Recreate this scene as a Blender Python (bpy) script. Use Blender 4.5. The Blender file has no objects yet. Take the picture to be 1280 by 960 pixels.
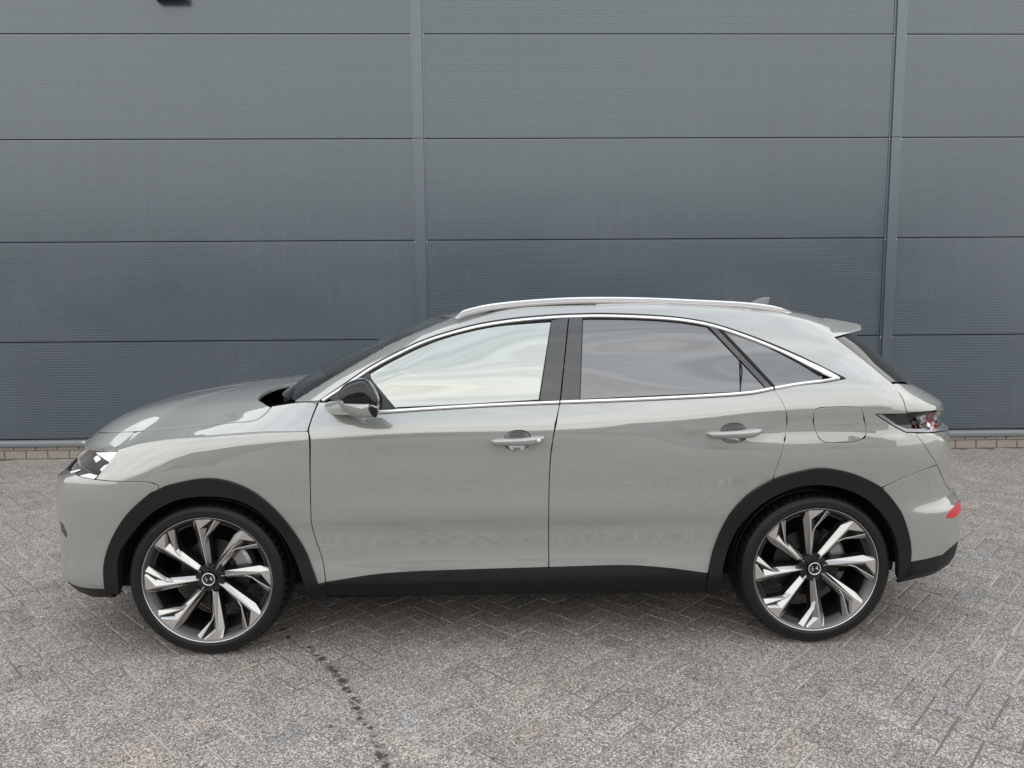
import bpy, math, random
import numpy as np
from mathutils import Vector, Matrix
from mathutils.geometry import delaunay_2d_cdt
random.seed(7); rng = np.random.default_rng(7)
scene = bpy.context.scene

# ------------------------------------------------------------------ camera (solved from the wall seams, posts and wheels)
F_PX, PITCH, YAW, ROLL, CAM_H = 932.2277, 0.1079, 0.0214, -0.0073, 1.5662
WALL_Y = 7.68
def cam_axes():
    cy, sy = math.cos(YAW), math.sin(YAW)
    fwd = np.array([sy*math.cos(PITCH), cy*math.cos(PITCH), -math.sin(PITCH)])
    right = np.array([cy, -sy, 0.0]); up = np.cross(right, fwd)
    r = right*math.cos(ROLL) + up*math.sin(ROLL); u = -right*math.sin(ROLL) + up*math.cos(ROLL)
    return r, u, fwd
CR, CU, CF = cam_axes()
cd = bpy.data.cameras.new('camera'); cam = bpy.data.objects.new('camera', cd); scene.collection.objects.link(cam)
cd.sensor_fit = 'HORIZONTAL'; cd.sensor_width = 36.0; cd.lens = 36.0*F_PX/1280.0
cd.clip_start = 0.05; cd.clip_end = 2000
M = Matrix(((CR[0], CU[0], -CF[0], 0), (CR[1], CU[1], -CF[1], 0), (CR[2], CU[2], -CF[2], CAM_H), (0, 0, 0, 1)))
cam.matrix_world = M
scene.camera = cam

# ------------------------------------------------------------------ sky, sun, exposure
SUN_EL, SUN_AZ = math.radians(72), math.radians(188)     # azimuth measured from +Y, clockwise; behind the camera, behind thin cloud
w = bpy.data.worlds.new('World'); scene.world = w; w.use_nodes = True
nt = w.node_tree; nt.nodes.clear()
out = nt.nodes.new('ShaderNodeOutputWorld'); bg = nt.nodes.new('ShaderNodeBackground')
sky = nt.nodes.new('ShaderNodeTexSky'); sky.sky_type = 'NISHITA'; sky.sun_disc = False
sky.sun_elevation = SUN_EL; sky.sun_rotation = SUN_AZ; sky.air_density = 1.0; sky.dust_density = 1.0
tc = nt.nodes.new('ShaderNodeTexCoord')
mp = nt.nodes.new('ShaderNodeMapping'); mp.inputs['Scale'].default_value = (1.2, 1.2, 6.5)
ns = nt.nodes.new('ShaderNodeTexNoise'); ns.inputs['Scale'].default_value = 2.4; ns.inputs['Detail'].default_value = 7; ns.inputs['Roughness'].default_value = .58; ns.inputs['Distortion'].default_value = .15
rp = nt.nodes.new('ShaderNodeValToRGB'); rp.color_ramp.elements[0].position = .30; rp.color_ramp.elements[1].position = .62
rp.color_ramp.elements[0].color = (.90, .90, .90, 1); rp.color_ramp.elements[1].color = (1, 1, 1, 1)
mx = nt.nodes.new('ShaderNodeMix'); mx.data_type = 'RGBA'
sz = nt.nodes.new('ShaderNodeSeparateXYZ'); cr_ = nt.nodes.new('ShaderNodeValToRGB'); e_ = cr_.color_ramp.elements     # thin overcast: creamy low down, greyer overhead
e_[0].position = 0.0; e_[0].color = (.80, .79, .77, 1); e_[1].position = 1.0; e_[1].color = (.60, .66, .75, 1)
for p_, c_ in ((.50, (1.0, .985, .94, 1)), (.70, (.86, .89, .92, 1)), (.88, (.66, .71, .77, 1))): q_ = e_.new(p_); q_.color = c_
vs_ = nt.nodes.new('ShaderNodeVectorMath'); vs_.operation = 'SCALE'; vs_.inputs['Scale'].default_value = 15.5
nt.links.new(tc.outputs['Generated'], sz.inputs[0]); nt.links.new(sz.outputs['Z'], cr_.inputs[0]); nt.links.new(cr_.outputs[0], vs_.inputs[0]); cm_ = nt.nodes.new('ShaderNodeMapRange'); cm_.inputs['From Min'].default_value = .32; cm_.inputs['From Max'].default_value = .66; cm_.inputs['To Min'].default_value = .80; cm_.inputs['To Max'].default_value = 1.12
v2_ = nt.nodes.new('ShaderNodeVectorMath'); v2_.operation = 'SCALE'; nt.links.new(ns.outputs['Fac'], cm_.inputs['Value']); nt.links.new(vs_.outputs[0], v2_.inputs[0]); nt.links.new(cm_.outputs[0], v2_.inputs['Scale']); nt.links.new(v2_.outputs[0], mx.inputs['B'])
L = nt.links.new
L(tc.outputs['Generated'], mp.inputs['Vector']); L(mp.outputs[0], ns.inputs['Vector']); L(ns.outputs['Fac'], rp.inputs[0])
L(rp.outputs[0], mx.inputs['Factor']); L(sky.outputs[0], mx.inputs['A']); L(mx.outputs['Result'], bg.inputs['Color'])
bg.inputs['Strength'].default_value = 0.10
L(bg.outputs[0], out.inputs['Surface'])
sd = bpy.data.lights.new('sun', 'SUN'); sd.energy = 0.6; sd.angle = math.radians(130); sd.color = (1.0, .98, .95)
so = bpy.data.objects.new('sun', sd); scene.collection.objects.link(so)
sdir = Vector((math.sin(SUN_AZ)*math.cos(SUN_EL), math.cos(SUN_AZ)*math.cos(SUN_EL), math.sin(SUN_EL)))
so.rotation_euler = (-sdir).to_track_quat('-Z', 'Y').to_euler()
scene.view_settings.view_transform = 'Standard'; scene.view_settings.look = 'None'
scene.view_settings.gamma = 1.0; scene.view_settings.use_curve_mapping = False
scene.view_settings.exposure = 0.25

# ------------------------------------------------------------------ helpers
C = scene.collection
def link(o, parent=None):
    C.objects.link(o)
    if parent is not None: o.parent = parent
    return o
def tag(o, label=None, cat=None, group=None, kind=None):
    if label: o['label'] = label
    if cat: o['category'] = cat
    if group: o['group'] = group
    if kind: o['kind'] = kind
    return o
def empty(name, parent=None, loc=(0, 0, 0), rz=0.0):
    o = bpy.data.objects.new(name, None); o.empty_display_size = .1
    o.location = loc; o.rotation_euler = (0, 0, rz)
    return link(o, parent)
def mesh(name, V, Fc, mats, parent=None, normals=None, smooth=True, mi=None):
    me = bpy.data.meshes.new(name)
    me.from_pydata([tuple(map(float, v)) for v in V], [], [tuple(map(int, f)) for f in Fc])
    for m in (mats if isinstance(mats, (list, tuple)) else [mats]): me.materials.append(m)
    if mi is not None: me.polygons.foreach_set('material_index', np.asarray(mi, np.int32))
    me.polygons.foreach_set('use_smooth', np.full(len(me.polygons), bool(smooth)))
    me.update()
    if normals is not None:
        me.normals_split_custom_set_from_vertices([tuple(map(float, n)) for n in normals])
    return link(bpy.data.objects.new(name, me), parent)
def pchip(xs, ys):
    xs = np.asarray(xs, float); ys = np.asarray(ys, float); h = np.diff(xs); d = np.diff(ys)/h
    m = np.zeros_like(xs)
    for i in range(1, len(xs)-1):
        if d[i-1]*d[i] > 0:
            w1 = 2*h[i]+h[i-1]; w2 = h[i]+2*h[i-1]; m[i] = (w1+w2)/(w1/d[i-1]+w2/d[i])
    m[0], m[-1] = d[0], d[-1]
    def f(x):
        x = np.clip(np.asarray(x, float), xs[0], xs[-1]); i = np.clip(np.searchsorted(xs, x)-1, 0, len(xs)-2)
        t = (x-xs[i])/h[i]
        return ((1+2*t)*(1-t)**2)*ys[i]+t*(1-t)**2*h[i]*m[i]+t*t*(3-2*t)*ys[i+1]+t*t*(t-1)*h[i]*m[i+1]
    return f
def sstep(t): t = np.clip(t, 0, 1); return t*t*(3-2*t)
def spline(pts, n=8):
    """Catmull-Rom through the points."""
    P = np.asarray(pts, float)
    if len(P) == 2: return np.array([P[0]+(P[1]-P[0])*k/n for k in range(n+1)])
    E_ = np.vstack([2*P[0]-P[1], P, 2*P[-1]-P[-2]]); o = []
    for i in range(1, len(E_)-2):
        p0, p1, p2, p3 = E_[i-1:i+3]
        for k in range(n):
            t = k/n
            o.append(.5*(2*p1+(p2-p0)*t+(2*p0-5*p1+4*p2-p3)*t*t+(3*p1-p0-3*p2+p3)*t**3))
    o.append(P[-1]); return np.array(o)

# ------------------------------------------------------------------ materials
def mat(name, col, rough=.5, metal=0.0, coat=0.0, coat_r=.03, spec=.5, ior=None):
    m = bpy.data.materials.new(name); m.use_nodes = True; b = m.node_tree.nodes['Principled BSDF']
    b.inputs['Base Color'].default_value = (*col, 1); b.inputs['Roughness'].default_value = rough
    b.inputs['Metallic'].default_value = metal; b.inputs['Coat Weight'].default_value = coat
    b.inputs['Coat Roughness'].default_value = coat_r; b.inputs['Specular IOR Level'].default_value = spec
    if ior: b.inputs['IOR'].default_value = ior
    return m
def nodes(m): return m.node_tree, m.node_tree.nodes['Principled BSDF']
def add(nt, t, **kw):
    n = nt.nodes.new(t)
    for k, v in kw.items():
        if k in n.inputs: n.inputs[k].default_value = v
        else: setattr(n, k, v)
    return n
def ramp(nt, stops):
    n = nt.nodes.new('ShaderNodeValToRGB'); e = n.color_ramp.elements
    while len(e) < len(stops): e.new(.5)
    for el, (p, c) in zip(e, stops): el.position = p; el.color = (*c, 1) if len(c) == 3 else c
    return n
def grainy(m, scale, amp, bump=0.0, rough_amp=0.0, coords='Object'):
    """fine colour mottling and relief on a plain material"""
    nt, b = nodes(m); t = add(nt, 'ShaderNodeTexCoord'); n = add(nt, 'ShaderNodeTexNoise', Scale=scale, Detail=5.0, Roughness=.6)
    nt.links.new(t.outputs[coords], n.inputs['Vector'])
    c = np.array(b.inputs['Base Color'].default_value[:3])
    r = ramp(nt, [(.3, tuple(c*(1-amp))), (.7, tuple(np.minimum(c*(1+amp), 1)))])
    nt.links.new(n.outputs['Fac'], r.inputs[0]); nt.links.new(r.outputs[0], b.inputs['Base Color'])
    if bump:
        bp = add(nt, 'ShaderNodeBump', Strength=bump, Distance=.002); nt.links.new(n.outputs['Fac'], bp.inputs['Height']); nt.links.new(bp.outputs[0], b.inputs['Normal'])
    return m
PAINT = mat('paint', (.4, .4, .37), .34, 0.2, 1.0, .008, .5)
nt_, b_ = nodes(PAINT)
# faint metallic flake
t_ = add(nt_, 'ShaderNodeTexCoord'); v_ = add(nt_, 'ShaderNodeTexNoise', Scale=900.0, Detail=1.0)
r_ = ramp(nt_, [(.3, (.232, .242, .228)), (.7, (.264, .274, .259))])
nt_.links.new(t_.outputs['Object'], v_.inputs['Vector']); nt_.links.new(v_.outputs['Fac'], r_.inputs[0]); nt_.links.new(r_.outputs[0], b_.inputs['Base Color'])
b_.inputs['Coat IOR'].default_value = 2.4
BLACKGLOSS = mat('black_gloss', (.006, .006, .007), .05, 0, 0.0, .01)
PILLAR = mat('pillar_gloss', (.02, .019, .018), .1, 0, 1.0, .03)
PLASTIC = grainy(mat('black_plastic', (.008, .008, .0085), .52, spec=.27), 900, .25, .15)
RUBBER = grainy(mat('rubber', (.008, .008, .0085), .46, spec=.32), 120, .25, .05)
SEAL = mat('seal', (.006, .006, .006), .6)
DARK = mat('cavity', (.004, .004, .004), .9)
CHROME = mat('satin_chrome', (.80, .80, .81), .28, .85)
ALU = mat('machined_alloy', (.80, .795, .79), .24, 1.0)
SLOPE = mat('alloy_slope', (.13, .128, .126), .32, .9)
FLANK = mat('alloy_flank', (.46, .456, .452), .2, 1.0)
ALUDK = mat('dark_alloy', (.012, .012, .013), .3, .2, .4)
STEEL = mat('brake_steel', (.06, .058, .056), .42, 1.0)
CAST = mat('caliper_metal', (.42, .42, .42), .4, .8)
SILVER = mat('reflector_silver', (.74, .74, .76), .18, 1.0)
RED = mat('reflector_red', (.55, .006, .014), .3, 0, .3)
REDDK = mat('lamp_red', (.22, .004, .012), .15, .2, .5)
INTERIOR = mat('interior_leather', (.10, .095, .09), .5)
LINER = mat('headliner', (.45, .44, .42), .8)
def glass(name, tint, refl, rough=0.0, gcol=(1, 1, 1)):
    m = bpy.data.materials.new(name); m.use_nodes = True; nt = m.node_tree; nt.nodes.clear()
    o = nt.nodes.new('ShaderNodeOutputMaterial'); t = nt.nodes.new('ShaderNodeBsdfTransparent'); g = nt.nodes.new('ShaderNodeBsdfGlossy')
    t.inputs[0].default_value = (*tint, 1); g.inputs['Roughness'].default_value = rough; g.inputs['Color'].default_value = (*gcol, 1)
    lw = nt.nodes.new('ShaderNodeLayerWeight'); lw.inputs['Blend'].default_value = .5
    pw = nt.nodes.new('ShaderNodeMath'); pw.operation = 'POWER'; pw.inputs[1].default_value = 5; nt.links.new(lw.outputs['Facing'], pw.inputs[0])
    f = nt.nodes.new('ShaderNodeMath'); f.operation = 'MULTIPLY_ADD'; f.inputs[1].default_value = 1-refl; f.inputs[2].default_value = refl; nt.links.new(pw.outputs[0], f.inputs[0])
    mxs = nt.nodes.new('ShaderNodeMixShader'); nt.links.new(f.outputs[0], mxs.inputs[0]); nt.links.new(t.outputs[0], mxs.inputs[1]); nt.links.new(g.outputs[0], mxs.inputs[2])
    nt.links.new(mxs.outputs[0], o.inputs[0]); return m
GLASS = glass('window_glass', (.40, .46, .42), .43, gcol=(.97, 1.0, .93))
PRIVACY = glass('privacy_glass', (.03, .03, .032), .19)
LENS = glass('lamp_lens', (.95, .95, .96), .04)
SCREEN = glass('windscreen_glass', (.50, .55, .55), .06)
REARGL = glass('rear_glass', (.08, .09, .10), .13)

# ------------------------------------------------------------------ paved yard
CELL, P0, Q0 = .1065, 1.270, -2.868
E1 = np.array([1, 1])/math.sqrt(2); E2 = np.array([1, -1])/math.sqrt(2)
SAND = mat('joint_sand', (.33, .30, .265), .95)
nt, b = nodes(SAND); t = add(nt, 'ShaderNodeTexCoord'); n1 = add(nt, 'ShaderNodeTexNoise', Scale=1.4, Detail=4.0); n2 = add(nt, 'ShaderNodeTexNoise', Scale=260.0, Detail=2.0)
r1 = ramp(nt, [(.40, (.17, .156, .142)), (.60, (.50, .46, .415))]); r2 = ramp(nt, [(.3, (.6, .6, .6)), (.7, (1.25, 1.25, 1.25))])
mm = add(nt, 'ShaderNodeMix', data_type='RGBA', blend_type='MULTIPLY'); mm.inputs['Factor'].default_value = 1
for n_, src in ((n1, t), (n2, t)): nt.links.new(src.outputs['Object'], n_.inputs['Vector'])
nt.links.new(n1.outputs['Fac'], r1.inputs[0]); nt.links.new(n2.outputs['Fac'], r2.inputs[0]); nt.links.new(r1.outputs[0], mm.inputs['A']); nt.links.new(r2.outputs[0], mm.inputs['B']); gp_ = add(nt, 'ShaderNodeNewGeometry'); gx_ = add(nt, 'ShaderNodeSeparateXYZ'); nt.links.new(gp_.outputs['Position'], gx_.inputs[0])
ga_ = add(nt, 'ShaderNodeMath', operation='ABSOLUTE'); nt.links.new(gx_.outputs['X'], ga_.inputs[0])
gb_ = add(nt, 'ShaderNodeMath', operation='MULTIPLY_ADD'); nt.links.new(gx_.outputs['Y'], gb_.inputs[0]); gb_.inputs[1].default_value = 0; gb_.inputs[2].default_value = 8.9
gl_ = add(nt, 'ShaderNodeMath', operation='LESS_THAN'); nt.links.new(ga_.outputs[0], gl_.inputs[0]); nt.links.new(gb_.outputs[0], gl_.inputs[1])
gy_ = add(nt, 'ShaderNodeMath', operation='GREATER_THAN'); gy_.inputs[1].default_value = -.7; nt.links.new(gx_.outputs['Y'], gy_.inputs[0])
gm_ = add(nt, 'ShaderNodeMath', operation='MULTIPLY'); nt.links.new(gl_.outputs[0], gm_.inputs[0]); nt.links.new(gy_.outputs[0], gm_.inputs[1])
gc_ = ramp(nt, [(.35, (.242, .225, .213)), (.65, (.258, .24, .228))]); nt.links.new(n1.outputs['Fac'], gc_.inputs[0])
gk_ = add(nt, 'ShaderNodeMix', data_type='RGBA'); nt.links.new(gm_.outputs[0], gk_.inputs['Factor']); nt.links.new(gc_.outputs[0], gk_.inputs['A']); nt.links.new(mm.outputs['Result'], gk_.inputs['B']); nt.links.new(gk_.outputs['Result'], b.inputs['Base Color'])

def ground_px(U, V):
    d = CF+(U-640)/F_PX*CR-(V-480)/F_PX*CU; t = -CAM_H/d[2]; return (float(d[0]*t), float(d[1]*t))
# exposed-aggregate concrete paver; a trail of dark drips crosses it
DRIPS = []
_tr = [(350, 790), (372, 803), (390, 815), (403, 823), (413, 834), (422, 845), (431, 855), (437, 866), (444, 878), (451, 890), (459, 905), (466, 919), (472, 934), (478, 948), (483, 962)]
_r = np.random.default_rng(3)
for (x0_, y0_), (x1_, y1_) in zip(_tr[:-1], _tr[1:]):
    for t_ in (0, .5):
        DRIPS.append((x0_+(x1_-x0_)*t_+_r.normal(0, 1.6), y0_+(y1_-y0_)*t_+_r.normal(0, 1.2), float(np.clip(_r.normal(.026, .009), .012, .045))))
DRIPS += [(413, 908, .02), (402, 824, .036), (429, 852, .045), (444, 877, .038)]
def paver_material():
    m = mat('aggregate_paver', (.3, .3, .3), .85, spec=.35); nt, b = nodes(m)
    g = add(nt, 'ShaderNodeNewGeometry')
    vo = add(nt, 'ShaderNodeTexVoronoi', Scale=210.0); vo.feature = 'F1'
    nt.links.new(g.outputs['Position'], vo.inputs['Vector'])
    sp = add(nt, 'ShaderNodeSeparateColor'); nt.links.new(vo.outputs['Color'], sp.inputs[0])
    st = ramp(nt, [(.0, (.105, .096, .090)), (.25, (.168, .155, .145)), (.5, (.25, .230, .217)), (.75, (.352, .329, .314)), (.97, (.58, .553, .532))])
    nt.links.new(sp.outputs[0], st.inputs[0])
    n1 = add(nt, 'ShaderNodeTexNoise', Scale=.9, Detail=5.0, Roughness=.6); nt.links.new(g.outputs['Position'], n1.inputs['Vector'])
    tint = ramp(nt, [(.35, (.985, .985, .965)), (.65, (1.03, .98, .96))]); nt.links.new(n1.outputs['Fac'], tint.inputs[0])
    m1 = add(nt, 'ShaderNodeMix', data_type='RGBA', blend_type='MULTIPLY'); m1.inputs['Factor'].default_value = 1
    nt.links.new(st.outputs[0], m1.inputs['A']); nt.links.new(tint.outputs[0], m1.inputs['B'])
    # worn, dusty patches
    n2 = add(nt, 'ShaderNodeTexNoise', Scale=7.0, Detail=6.0, Roughness=.65); nt.links.new(g.outputs['Position'], n2.inputs['Vector'])
    dr = ramp(nt, [(.35, (.90, .90, .90)), (.68, (1.09, 1.08, 1.06))]); nt.links.new(n2.outputs['Fac'], dr.inputs[0])
    m2 = add(nt, 'ShaderNodeMix', data_type='RGBA', blend_type='MULTIPLY'); m2.inputs['Factor'].default_value = 1
    nt.links.new(m1.outputs['Result'], m2.inputs['A']); nt.links.new(dr.outputs[0], m2.inputs['B'])
    # each paver its own shade
    at = add(nt, 'ShaderNodeAttribute', attribute_name='shade'); 
    m3 = add(nt, 'ShaderNodeMix', data_type='RGBA', blend_type='MULTIPLY'); m3.inputs['Factor'].default_value = 1
    nt.links.new(m2.outputs['Result'], m3.inputs['A']); nt.links.new(at.outputs['Color'], m3.inputs['B'])
    # drips
    nd = add(nt, 'ShaderNodeTexNoise', Scale=45.0, Detail=4.0); nt.links.new(g.outputs['Position'], nd.inputs['Vector'])
    last = None
    for U, V, r in DRIPS:
        x, y = ground_px(U, V)
        vm = add(nt, 'ShaderNodeVectorMath', operation='DISTANCE'); vm.inputs[1].default_value = (x, y, 0)
        nt.links.new(g.outputs['Position'], vm.inputs[0])
        mr = add(nt, 'ShaderNodeMapRange'); mr.inputs['From Min'].default_value = r*.35; mr.inputs['From Max'].default_value = r*1.25; mr.inputs['To Min'].default_value = 1; mr.inputs['To Max'].default_value = 0
        nt.links.new(vm.outputs['Value'], mr.inputs['Value'])
        if last is None: last = mr.outputs[0]
        else:
            mxn = add(nt, 'ShaderNodeMath', operation='MAXIMUM'); nt.links.new(last, mxn.inputs[0]); nt.links.new(mr.outputs[0], mxn.inputs[1]); last = mxn.outputs[0]
    ad = add(nt, 'ShaderNodeMath', operation='MULTIPLY_ADD'); nt.links.new(nd.outputs['Fac'], ad.inputs[0]); ad.inputs[1].default_value = 1.6; ad.inputs[2].default_value = -1.25
    a2 = add(nt, 'ShaderNodeMath', operation='ADD', use_clamp=True); nt.links.new(last, a2.inputs[0]); nt.links.new(ad.outputs[0], a2.inputs[1])
    a3 = add(nt, 'ShaderNodeMath', operation='MULTIPLY'); nt.links.new(a2.outputs[0], a3.inputs[0]); nt.links.new(last, a3.inputs[1])
    a4 = add(nt, 'ShaderNodeMath', operation='MULTIPLY', use_clamp=True); nt.links.new(a3.outputs[0], a4.inputs[0]); a4.inputs[1].default_value = 1.6
    m4 = add(nt, 'ShaderNodeMix', data_type='RGBA'); m4.inputs['B'].default_value = (.05, .045, .042, 1)
    nt.links.new(a4.outputs[0], m4.inputs['Factor']); nt.links.new(m3.outputs['Result'], m4.inputs['A'])
    # sandy dirt swept against the foot of the wall
    sx = add(nt, 'ShaderNodeSeparateXYZ'); nt.links.new(g.outputs['Position'], sx.inputs[0])
    wn = add(nt, 'ShaderNodeTexNoise', Scale=3.0, Detail=5.0); nt.links.new(g.outputs['Position'], wn.inputs['Vector'])
    wa = add(nt, 'ShaderNodeMath', operation='MULTIPLY_ADD'); nt.links.new(wn.outputs['Fac'], wa.inputs[0]); wa.inputs[1].default_value = -.7; nt.links.new(sx.outputs['Y'], wa.inputs[2])
    wr = add(nt, 'ShaderNodeMapRange'); wr.inputs['From Min'].default_value = WALL_Y-.75; wr.inputs['From Max'].default_value = WALL_Y-.35; nt.links.new(wa.outputs[0], wr.inputs['Value'])
    wm = add(nt, 'ShaderNodeMath', operation='MULTIPLY'); nt.links.new(wr.outputs[0], wm.inputs[0]); wm.inputs[1].default_value = .5
    m5 = add(nt, 'ShaderNodeMix', data_type='RGBA'); m5.inputs['B'].default_value = (.32, .285, .245, 1)
    nt.links.new(wm.outputs[0], m5.inputs['Factor']); nt.links.new(m4.outputs['Result'], m5.inputs['A'])
    nt.links.new(m5.outputs['Result'], b.inputs['Base Color'])
    bp = add(nt, 'ShaderNodeBump', Strength=.35, Distance=.002); nt.links.new(vo.outputs['Distance'], bp.inputs['Height']); bp.invert = True
    nt.links.new(bp.outputs[0], b.inputs['Normal'])
    return m
PAVER = paver_material()
yard = mesh('pavement', [(-250, -250, -.0045), (250, -250, -.0045), (250, WALL_Y+.25, -.0045), (-250, WALL_Y+.25, -.0045)], [(0, 1, 2, 3)], SAND, smooth=False)
tag(yard, 'herringbone yard of speckled grey concrete pavers with sandy joints', 'pavement', kind='structure')
def paver_boxes(items):
    """bevelled paver tops: list of (cx, cy, dir index, dz, tilt, shade) -> verts, faces, shade per vertex"""
    V, Fc, S = [], [], []
    hl, hw, bv, dp = CELL-.0035, CELL/2-.0035, .0042, .03
    for cx, cy, di, dz, tx, ty, sh in items:
        ax, bx_ = (E1, E2) if di == 0 else (E2, E1)
        b0 = len(V)
        for l_, w_, z_ in ((hl-bv, hw-bv, 0), (hl, hw, -bv*.8), (hl, hw, -dp)):
            for s1, s2 in ((-1, -1), (1, -1), (1, 1), (-1, 1)):
                o = ax*s1*l_ + bx_*s2*w_
                V.append((cx+o[0], cy+o[1], dz+z_+o[0]*tx+o[1]*ty)); S.append(sh)
        q = [(0, 1, 2, 3)]+[(4+i, 4+(i+1) % 4, (i+1) % 4, i) for i in range(4)]+[(8+i, 8+(i+1) % 4, 4+(i+1) % 4, 4+i) for i in range(4)]
        a_, c_ = np.array(V[b0])[:2], np.array(V[b0+1])[:2]; d_ = np.array(V[b0+3])[:2]
        if np.cross(c_-a_, d_-a_) < 0: q = [tuple(reversed(f)) for f in q]
        Fc += [tuple(b0+k for k in f) for f in q]
    return V, Fc, S
def shade_attr(o, S):
    at = o.data.attributes.new('shade', 'FLOAT_COLOR', 'POINT'); at.data.foreach_set('color', np.asarray([(*s, 1) for s in S], np.float32).ravel())
pav = []
for p in range(-105, 125):
    for q in range(-100, 110):
        k = (p+q) % 4
        if k == 0: c1, c2, di = P0+(p+1)*CELL, Q0+(q-.5)*CELL, 0
        elif k == 2: c1, c2, di = P0+(p+.5)*CELL, Q0+q*CELL, 1
        else: continue
        x, y = c1*E1+c2*E2
        if not (-9 < x < 9 and -.8 < y < WALL_Y-.02): continue
        g_ = rng.normal(1, .055); h_ = rng.normal(0, .012)
        pav.append((x, y, di, rng.normal(0, .0008), rng.normal(0, .004), rng.normal(0, .004), (g_*(1+h_), g_, g_*(1-h_))))
def on_screen(x, y):
    d = np.array([x, y, -CAM_H]); z = d@CF; return abs(d@CR)/z*F_PX < 660 and abs(d@CU)/z*F_PX < 495
def hidden_by_car(x, y): return -1.8 < x < 2.2 and y > 3.6
vis = sorted([i for i, a in enumerate(pav) if on_screen(a[0], a[1]) and not hidden_by_car(a[0], a[1])], key=lambda i: pav[i][1])
single = set(vis[:300])
for i in single:
    V, Fc, S = paver_boxes([pav[i]]); o = mesh('paver', V, Fc, PAVER, yard, smooth=False); shade_attr(o, S)
V, Fc, S = paver_boxes([a for i, a in enumerate(pav) if i not in single])
o = mesh('paver_field', V, Fc, PAVER, yard, smooth=False); shade_attr(o, S); tag(o, kind='stuff')

# ------------------------------------------------------------------ warehouse wall
CLAD = mat('wall_coating', (.1, .115, .13), .3, 0, 0, spec=.5, ior=2.14)
nt, b = nodes(CLAD); b.inputs['Specular Tint'].default_value = (.87, .95, .99, 1); g = add(nt, 'ShaderNodeNewGeometry'); n1 = add(nt, 'ShaderNodeTexNoise', Scale=.7, Detail=4.0)
mpn = add(nt, 'ShaderNodeMapping'); mpn.inputs['Scale'].default_value = (1, 1, 2.0)
nt.links.new(g.outputs['Position'], mpn.inputs[0]); nt.links.new(mpn.outputs[0], n1.inputs['Vector'])
r1 = ramp(nt, [(.35, (.028, .042, .058)), (.65, (.034, .048, .066))]); nt.links.new(n1.outputs['Fac'], r1.inputs[0]); mps = add(nt, 'ShaderNodeMapping'); mps.inputs['Scale'].default_value = (9, 1, .35); nst = add(nt, 'ShaderNodeTexNoise', Scale=1.6, Detail=5.0, Roughness=.65)
nt.links.new(g.outputs['Position'], mps.inputs[0]); nt.links.new(mps.outputs[0], nst.inputs['Vector']); rst = ramp(nt, [(.35, (.90, .90, .90)), (.7, (1.10, 1.09, 1.07))]); nt.links.new(nst.outputs['Fac'], rst.inputs[0])
mst = add(nt, 'ShaderNodeMix', data_type='RGBA', blend_type='MULTIPLY'); mst.inputs['Factor'].default_value = 1; nt.links.new(r1.outputs[0], mst.inputs['A']); nt.links.new(rst.outputs[0], mst.inputs['B']); nt.links.new(mst.outputs['Result'], b.inputs['Base Color'])
rr = ramp(nt, [(.3, (.20, .20, .20)), (.7, (.28, .28, .28))]); nt.links.new(n1.outputs['Fac'], rr.inputs[0]); nt.links.new(rr.outputs[0], b.inputs['Roughness'])
POSTM = mat('post_coating', (.042, .058, .078), .28, spec=.5, ior=2.05)
POSTM.node_tree.nodes['Principled BSDF'].inputs['Specular Tint'].default_value = (.87, .95, .99, 1)
FLASH = mat('flashing_coating', (.17, .185, .20), .35)
ZINC = mat('rivet_zinc', (.6, .6, .6), .3, 1.0)
ZF, ZB = .2066, .1265
wall = empty('warehouse_wall', None, (0, WALL_Y, 0))
tag(wall, 'dark blue-grey ribbed metal warehouse wall with vertical cover strips', 'building')
POSTS = [-5.545, -.745, 4.058, 8.86]; BAYS = [-10.3]+POSTS
def panel_mesh(wd, ht):
    prof = []; pitch = .0165; n = int((ht-.012)/pitch); z0 = .006
    prof.append((0.012, .0)); prof.append((0.0, z0))
    for i in range(n):
        z = z0+i*pitch
        prof += [(0.0, z+pitch*.50), (-.0016, z+pitch*.62), (-.0016, z+pitch*.88), (0.0, z+pitch)]
    prof += [(0.0, ht-.006), (.012, ht)]
    V = [(x, y, z) for x in (0, wd) for (y, z) in prof]; m = len(prof)
    return V, [(i, m+i, m+i+1, i+1) for i in range(m-1)]
cache = {}
for i in range(len(BAYS)-1):
    x0, x1 = BAYS[i]+.03, BAYS[i+1]-.03
    for r in range(5):
        ht = 1.0 
        key = round(x1-x0, 3)
        if key not in cache:
            V, Fc = panel_mesh(x1-x0, ht); o = mesh('wall_panel', V, Fc, CLAD, wall, smooth=False); cache[key] = o.data
        else: o = link(bpy.data.objects.new('wall_panel', cache[key]), wall)
        o.location = (x0, rng.normal(0, .0008), ZF+r)
        o.rotation_euler = (rng.normal(0, .0012), 0, rng.normal(0, .0004))
mesh('wall_core', [(-12, .03, .02), (12, .03, .02), (12, .03, ZF+5), (-12, .03, ZF+5)], [(0, 1, 2, 3)], DARK, wall, smooth=False)
def prism_x(name, prof, x0, x1, m, parent):
    n = len(prof); V = [(x, y, z) for x in (x0, x1) for y, z in prof]
    Fc = [(i, n+i, n+(i+1) % n, (i+1) % n) for i in range(n)]+[tuple(range(n))[::-1], tuple(range(n, 2*n))]
    return mesh(name, V, Fc, m, parent, smooth=False)
prism_x('drip_flashing', [(.02, ZF-.012), (-.012, ZF-.014), (-.030, ZF-.040), (-.030, ZB+.012), (-.022, ZB+.004), (.02, ZB+.002)], -12, 12, FLASH, wall)
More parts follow.
